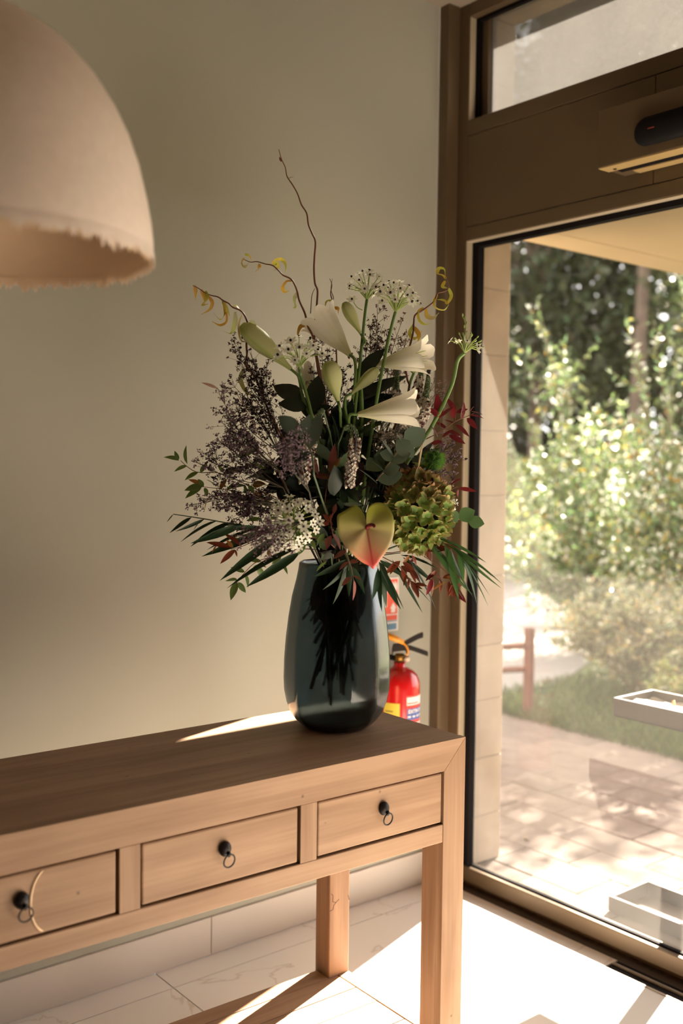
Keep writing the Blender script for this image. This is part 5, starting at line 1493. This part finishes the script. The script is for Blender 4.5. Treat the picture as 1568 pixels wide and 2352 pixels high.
nandina('green and rust leaf sprig on the left under the three leaflet tip', [(660, 1180), (590, 1140), (520, 1125), (465, 1118)], 2.38,
        [(465, 1118, 423, 1124, 0.5), (462, 1122, 424, 1142, 0.42), (468, 1118, 454, 1100, 0.5), (463, 1112, 432, 1100, 0.3), (470, 1120, 476, 1140, 0.5), (505, 1125, 520, 1098, 0.4), (525, 1122, 565, 1112, 0.45), (535, 1125, 540, 1148, 0.4), (560, 1112, 566, 1135, 0.35), (580, 1115, 608, 1110, 0.5), (585, 1130, 600, 1138, 0.4), (570, 1115, 585, 1135, 0.5), (480, 1140, 465, 1176, 0.28), (600, 1158, 590, 1160, 0.3), (620, 1150, 588, 1160, 0.26), (570, 1195, 600, 1190, 0.4), (640, 1190, 600, 1195, 0.4)], M_NGRN, mid=[(700, 1220)], mset=[M_NGRN, M_NGRN, M_NGRN, M_NORG])
nandina('fresh green leaf sprig hanging lowest on the left beside the vase', [(690, 1260), (640, 1275), (590, 1290), (562, 1315), (545, 1335)], 2.40,
        [(545, 1333, 516, 1332, 0.45), (545, 1337, 528, 1378, 0.42), (547, 1337, 564, 1362, 0.45), (562, 1318, 572, 1350, 0.42), (562, 1314, 530, 1302, 0.35), (590, 1297, 578, 1315, 0.42), (592, 1296, 612, 1302, 0.4), (592, 1300, 606, 1330, 0.4), (600, 1290, 570, 1285, 0.4), (645, 1295, 662, 1318, 0.5), (645, 1275, 625, 1295, 0.4)], M_NGRN, mid=[(730, 1262)])
nandina('orange edged leaf sprig among the left palm leaflets', [(680, 1240), (600, 1240), (555, 1255), (530, 1262)], 2.36,
        [(530, 1258, 474, 1243, 0.24), (540, 1262, 505, 1294, 0.28), (538, 1262, 545, 1278, 0.4), (535, 1258, 520, 1240, 0.4), (555, 1255, 515, 1222, 0.3), (570, 1250, 560, 1232, 0.4), (615, 1262, 620, 1280, 0.5), (500, 1250, 485, 1270, 0.3)], M_NORG, mid=[(730, 1250)], mset=[M_NORG, M_NRUST, M_NORG])
nandina('small bright green leaflets low on the left next to the vase mouth', [(760, 1250), (720, 1235), (690, 1250)], 2.26, [(700, 1245, 684, 1275, 0.45), (705, 1240, 680, 1240, 0.4), (712, 1238, 725, 1262, 0.4), (735, 1230, 690, 1228, 0.3), (745, 1225, 728, 1250, 0.4), (750, 1290, 725, 1310, 0.3), (718, 1195, 675, 1235, 0.25)], M_NGRN, mid=[(780, 1270, 2.38)])

# ---------------------------------------------------------------- palm fronds
def palm(label, rach, dep, lfs, m, mid=(), wr=0.075):
    t = flower('palm_frond', label, 'foliage', 'palm fronds spreading over the vase rim')
    P = pts(rach, dep)
    MB().tube(cat(footpath(P[0], 0.25) + [at(q[0], q[1], q[2] if len(q) > 2 else D0) for q in mid], 10) + cat(P, 16), [0.003, 0.001], 6).build('rachis', M_STEMD, t, smooth=True)
    for q in lfs:
        b, e = at(q[0], q[1], dep), at(q[2], q[3], dep + (q[5] if len(q) > 5 else random.uniform(-.03, .03)))
        leaf(t, b, e, q[4] if len(q) > 4 else wr, m, None, 'leaflet', fold=0.5, bend=0.10, shape=0.38, roll=0.5)
palm('dark palm frond fanning out to the lower left', [(690, 1250), (655, 1222), (560, 1208), (470, 1192), (398, 1181)], 2.36,
     [(398, 1181, 381, 1201), (440, 1188, 389, 1222, 0.16), (470, 1192, 405, 1222, 0.12), (500, 1196, 411, 1237, 0.15), (455, 1205, 440, 1220, 0.16), (530, 1200, 432, 1250, 0.15), (555, 1205, 437, 1250, 0.15), (585, 1215, 470, 1255, 0.1), (620, 1215, 459, 1281, 0.11), (640, 1232, 503, 1331, 0.13), (690, 1255, 515, 1337, 0.11), (690, 1268, 565, 1348, 0.15), (660, 1215, 540, 1222, 0.12), (600, 1210, 500, 1215, 0.12), (560, 1205, 480, 1208, 0.12)], M_PALM, mid=[(740, 1255)])
palm('green palm frond arching to the lower right before the window', [(880, 1265), (940, 1245), (1010, 1235), (1060, 1262)], 2.40,
     [(1005, 1236, 1122, 1284, 0.10), (1020, 1248, 1160, 1330, 0.075), (1030, 1250, 1150, 1355, 0.05), (1040, 1255, 1134, 1384, 0.09), (1050, 1262, 1106, 1383, 0.14), (1040, 1258, 1133, 1360, 0.05), (1030, 1262, 1052, 1380, 0.14), (1035, 1258, 1075, 1375, 0.12), (990, 1250, 1078, 1374, 0.10), (1020, 1250, 1045, 1330, 0.2), (1060, 1265, 1130, 1322, 0.05), (1050, 1262, 1068, 1340, 0.2), (980, 1245, 1060, 1325, 0.12)], M_PALMG, mid=[(830, 1275)])
palm('narrow dark palm leaflets falling between the sign and the hydrangea', [(850, 1280), (880, 1275), (920, 1270)], 2.44,
     [(880, 1285, 1000, 1375, 0.09), (900, 1285, 972, 1410, 0.06), (930, 1275, 1012, 1392, 0.09), (925, 1280, 1000, 1340, 0.12), (920, 1275, 1010, 1300, 0.16), (870, 1285, 945, 1335, 0.14), (960, 1285, 1000, 1300, 0.2)], M_PALM, mid=[(820, 1285)])
palm('dark palm leaflets falling over the right shoulder of the vase', [(840, 1275), (868, 1290), (878, 1300)], 2.24,
     [(872, 1295, 916, 1402, 0.17), (876, 1300, 930, 1400, 0.06), (868, 1305, 858, 1380, 0.24), (872, 1310, 872, 1405, 0.14), (874, 1310, 890, 1400, 0.14), (870, 1290, 896, 1345, 0.24)], M_PALM, mid=[(830, 1270, 2.36)])
palm('dark palm leaflets hanging in the middle over the vase front', [(790, 1265), (800, 1290), (800, 1310)], 2.30,
     [(795, 1290, 772, 1392, 0.16), (800, 1295, 745, 1360, 0.16), (806, 1300, 840, 1362, 0.2), (795, 1285, 720, 1330, 0.18), (803, 1295, 800, 1370, 0.2)], M_PALM, mid=[(790, 1262, 2.38)])

# ---------------------------------------------------------------- broad and filling foliage
def broad(label, lfs, dep, m, mid=(), wr=0.55, group='broad dark leaves in the bouquet', stem_to=None):
    t = flower('broad_leaf_sprig', label, 'foliage', group)
    b0 = at(lfs[0][0], lfs[0][1], dep)
    MB().tube(cat(footpath(b0, 0.22) + [at(q[0], q[1], q[2] if len(q) > 2 else D0) for q in mid] + [b0], 18), [0.003, 0.0018], 6).build('stem', M_STEMD, t, smooth=True)
    for q in lfs:
        d = dep + (q[5] if len(q) > 5 else random.uniform(-.03, .03))
        leaf(t, at(q[0], q[1], d), at(q[2], q[3], d + random.uniform(-.03, .03)), q[4] if len(q) > 4 else wr, m, None, 'leaf', fold=0.18, bend=0.08, shape=0.47, roll=0.25)
broad('broad black green leaf behind the left star flower stem', [(700, 925, 628, 880, 0.65), (705, 935, 640, 925, 0.55)], 2.50, M_DARK, [(750, 1040)])
broad('broad dark leaves between the left star stem and the upright bud', [(720, 950, 730, 860, 0.5), (715, 950, 760, 930, 0.5), (705, 960, 690, 900, 0.5)], 2.48, M_DARK, [(760, 1050)])
broad('long dark leaves under the slim lily bud', [(815, 870, 884, 798, 0.32), (800, 930, 935, 852, 0.34), (800, 950, 905, 900, 0.36), (805, 960, 870, 880, 0.3), (790, 990, 720, 930, 0.4)], 2.50, M_DARK, [(790, 1060)])
broad('dark green leaves round the lower right lily base', [(820, 980, 870, 930, 0.5), (815, 1000, 890, 960, 0.4), (830, 1010, 800, 950, 0.5), (845, 1020, 905, 990, 0.35), (860, 1060, 930, 1010, 0.4)], 2.48, M_STEMD, [(790, 1080)])
broad('big dark rounded leaves at the left of the drooping spikes', [(700, 1120, 640, 1060, 0.7), (690, 1140, 640, 1120, 0.7), (700, 1080, 660, 1010, 0.6), (720, 1100, 690, 1030, 0.6)], 2.42, M_DARK, [(760, 1180)])
broad('small grey green leaf above the anthurium', [(815, 1165, 788, 1153, 0.5), (790, 1160, 832, 1158, 0.3)], 2.28, M_EUC, [(800, 1230, 2.4)])
# dense dark sprigs filling the core
rr = random.Random(77)
core = [('leafy dark sprig deep in the bouquet core at the %s' % w, x, y, d) for w, x, y, d in (
    ('centre behind the drooping spikes', 770, 1050, 2.46), ('right behind the eucalyptus', 870, 1080, 2.48), ('left above the round star head', 700, 1120, 2.46), ('lower middle above the vase mouth', 790, 1180, 2.42),
    ('top middle below the lily bud', 790, 1000, 2.54), ('right behind the tuft flower', 930, 1060, 2.56), ('lower left by the vase mouth', 720, 1210, 2.42), ('right behind the hydrangea', 900, 1160, 2.52), ('back left side', 690, 1040, 2.62), ('back right side', 860, 1120, 2.64), ('back middle', 780, 1110, 2.66), ('front middle under the central spike', 780, 1130, 2.36), ('lower front over the vase rim', 760, 1250, 2.36), ('left shoulder behind the plum sprays', 650, 1100, 2.52))]
for i, (lb, x, y, d) in enumerate(core):
    t = flower('leafy_sprig', lb, 'foliage', 'dark leafy sprigs filling the bouquet core')
    ctr = at(x, y, d)
    MB().tube(cat(footpath(ctr, 0.26) + [ctr], 14), [0.0028, 0.0014], 6).build('stem', M_STEMD, t, smooth=True)
    for k in range(5):
        a = rr.uniform(0, 6.28); q = rr.uniform(0.02, 0.062)
        b = Vector((VX + q * math.cos(a), VY + q * math.sin(a), VZ + rr.uniform(0.33, 0.39)))
        leaf(t, b, b + Vector((rr.uniform(-.022, .022), rr.uniform(-.022, .022), -rr.uniform(0.05, 0.10))), 0.32, M_DARK, rv(), 'leaf', fold=0.18, bend=0.08, shape=0.47)
    for k in range(30):
        dv = rv(); dv.z = dv.z * 0.9 + 0.15
        b = ctr + rv() * 0.028
        e = b + dv * rr.uniform(0.045, 0.085)
        if e.z < VZ + 0.40: e.z = VZ + 0.40 + rr.uniform(0, 0.03)
        leaf(t, b, e, rr.choice((0.35, 0.45, 0.55)), rr.choice((M_DARK, M_DARK, M_DARK, M_PLUM, M_STEMD)), None, 'leaf', fold=0.18, bend=0.08, shape=0.47, roll=0.6)
t = flower('leaf_sprig', 'single pale pink bud leaf sticking out at the left edge', 'foliage')
MB().tube(cat(footpath(at(620, 960, 2.4), 0.3) + pts([(560, 930), (515, 905), (500, 893)], 2.3), 16), [0.0012, 0.0006], 5).build('stem', M_RACH, t)
leaf(t, at(500, 893, 2.3), at(464, 876, 2.29), 0.25, mat('pale_pink_leaf', (0.55, 0.33, 0.27), 0.5, trans=0.2), None, 'leaf')
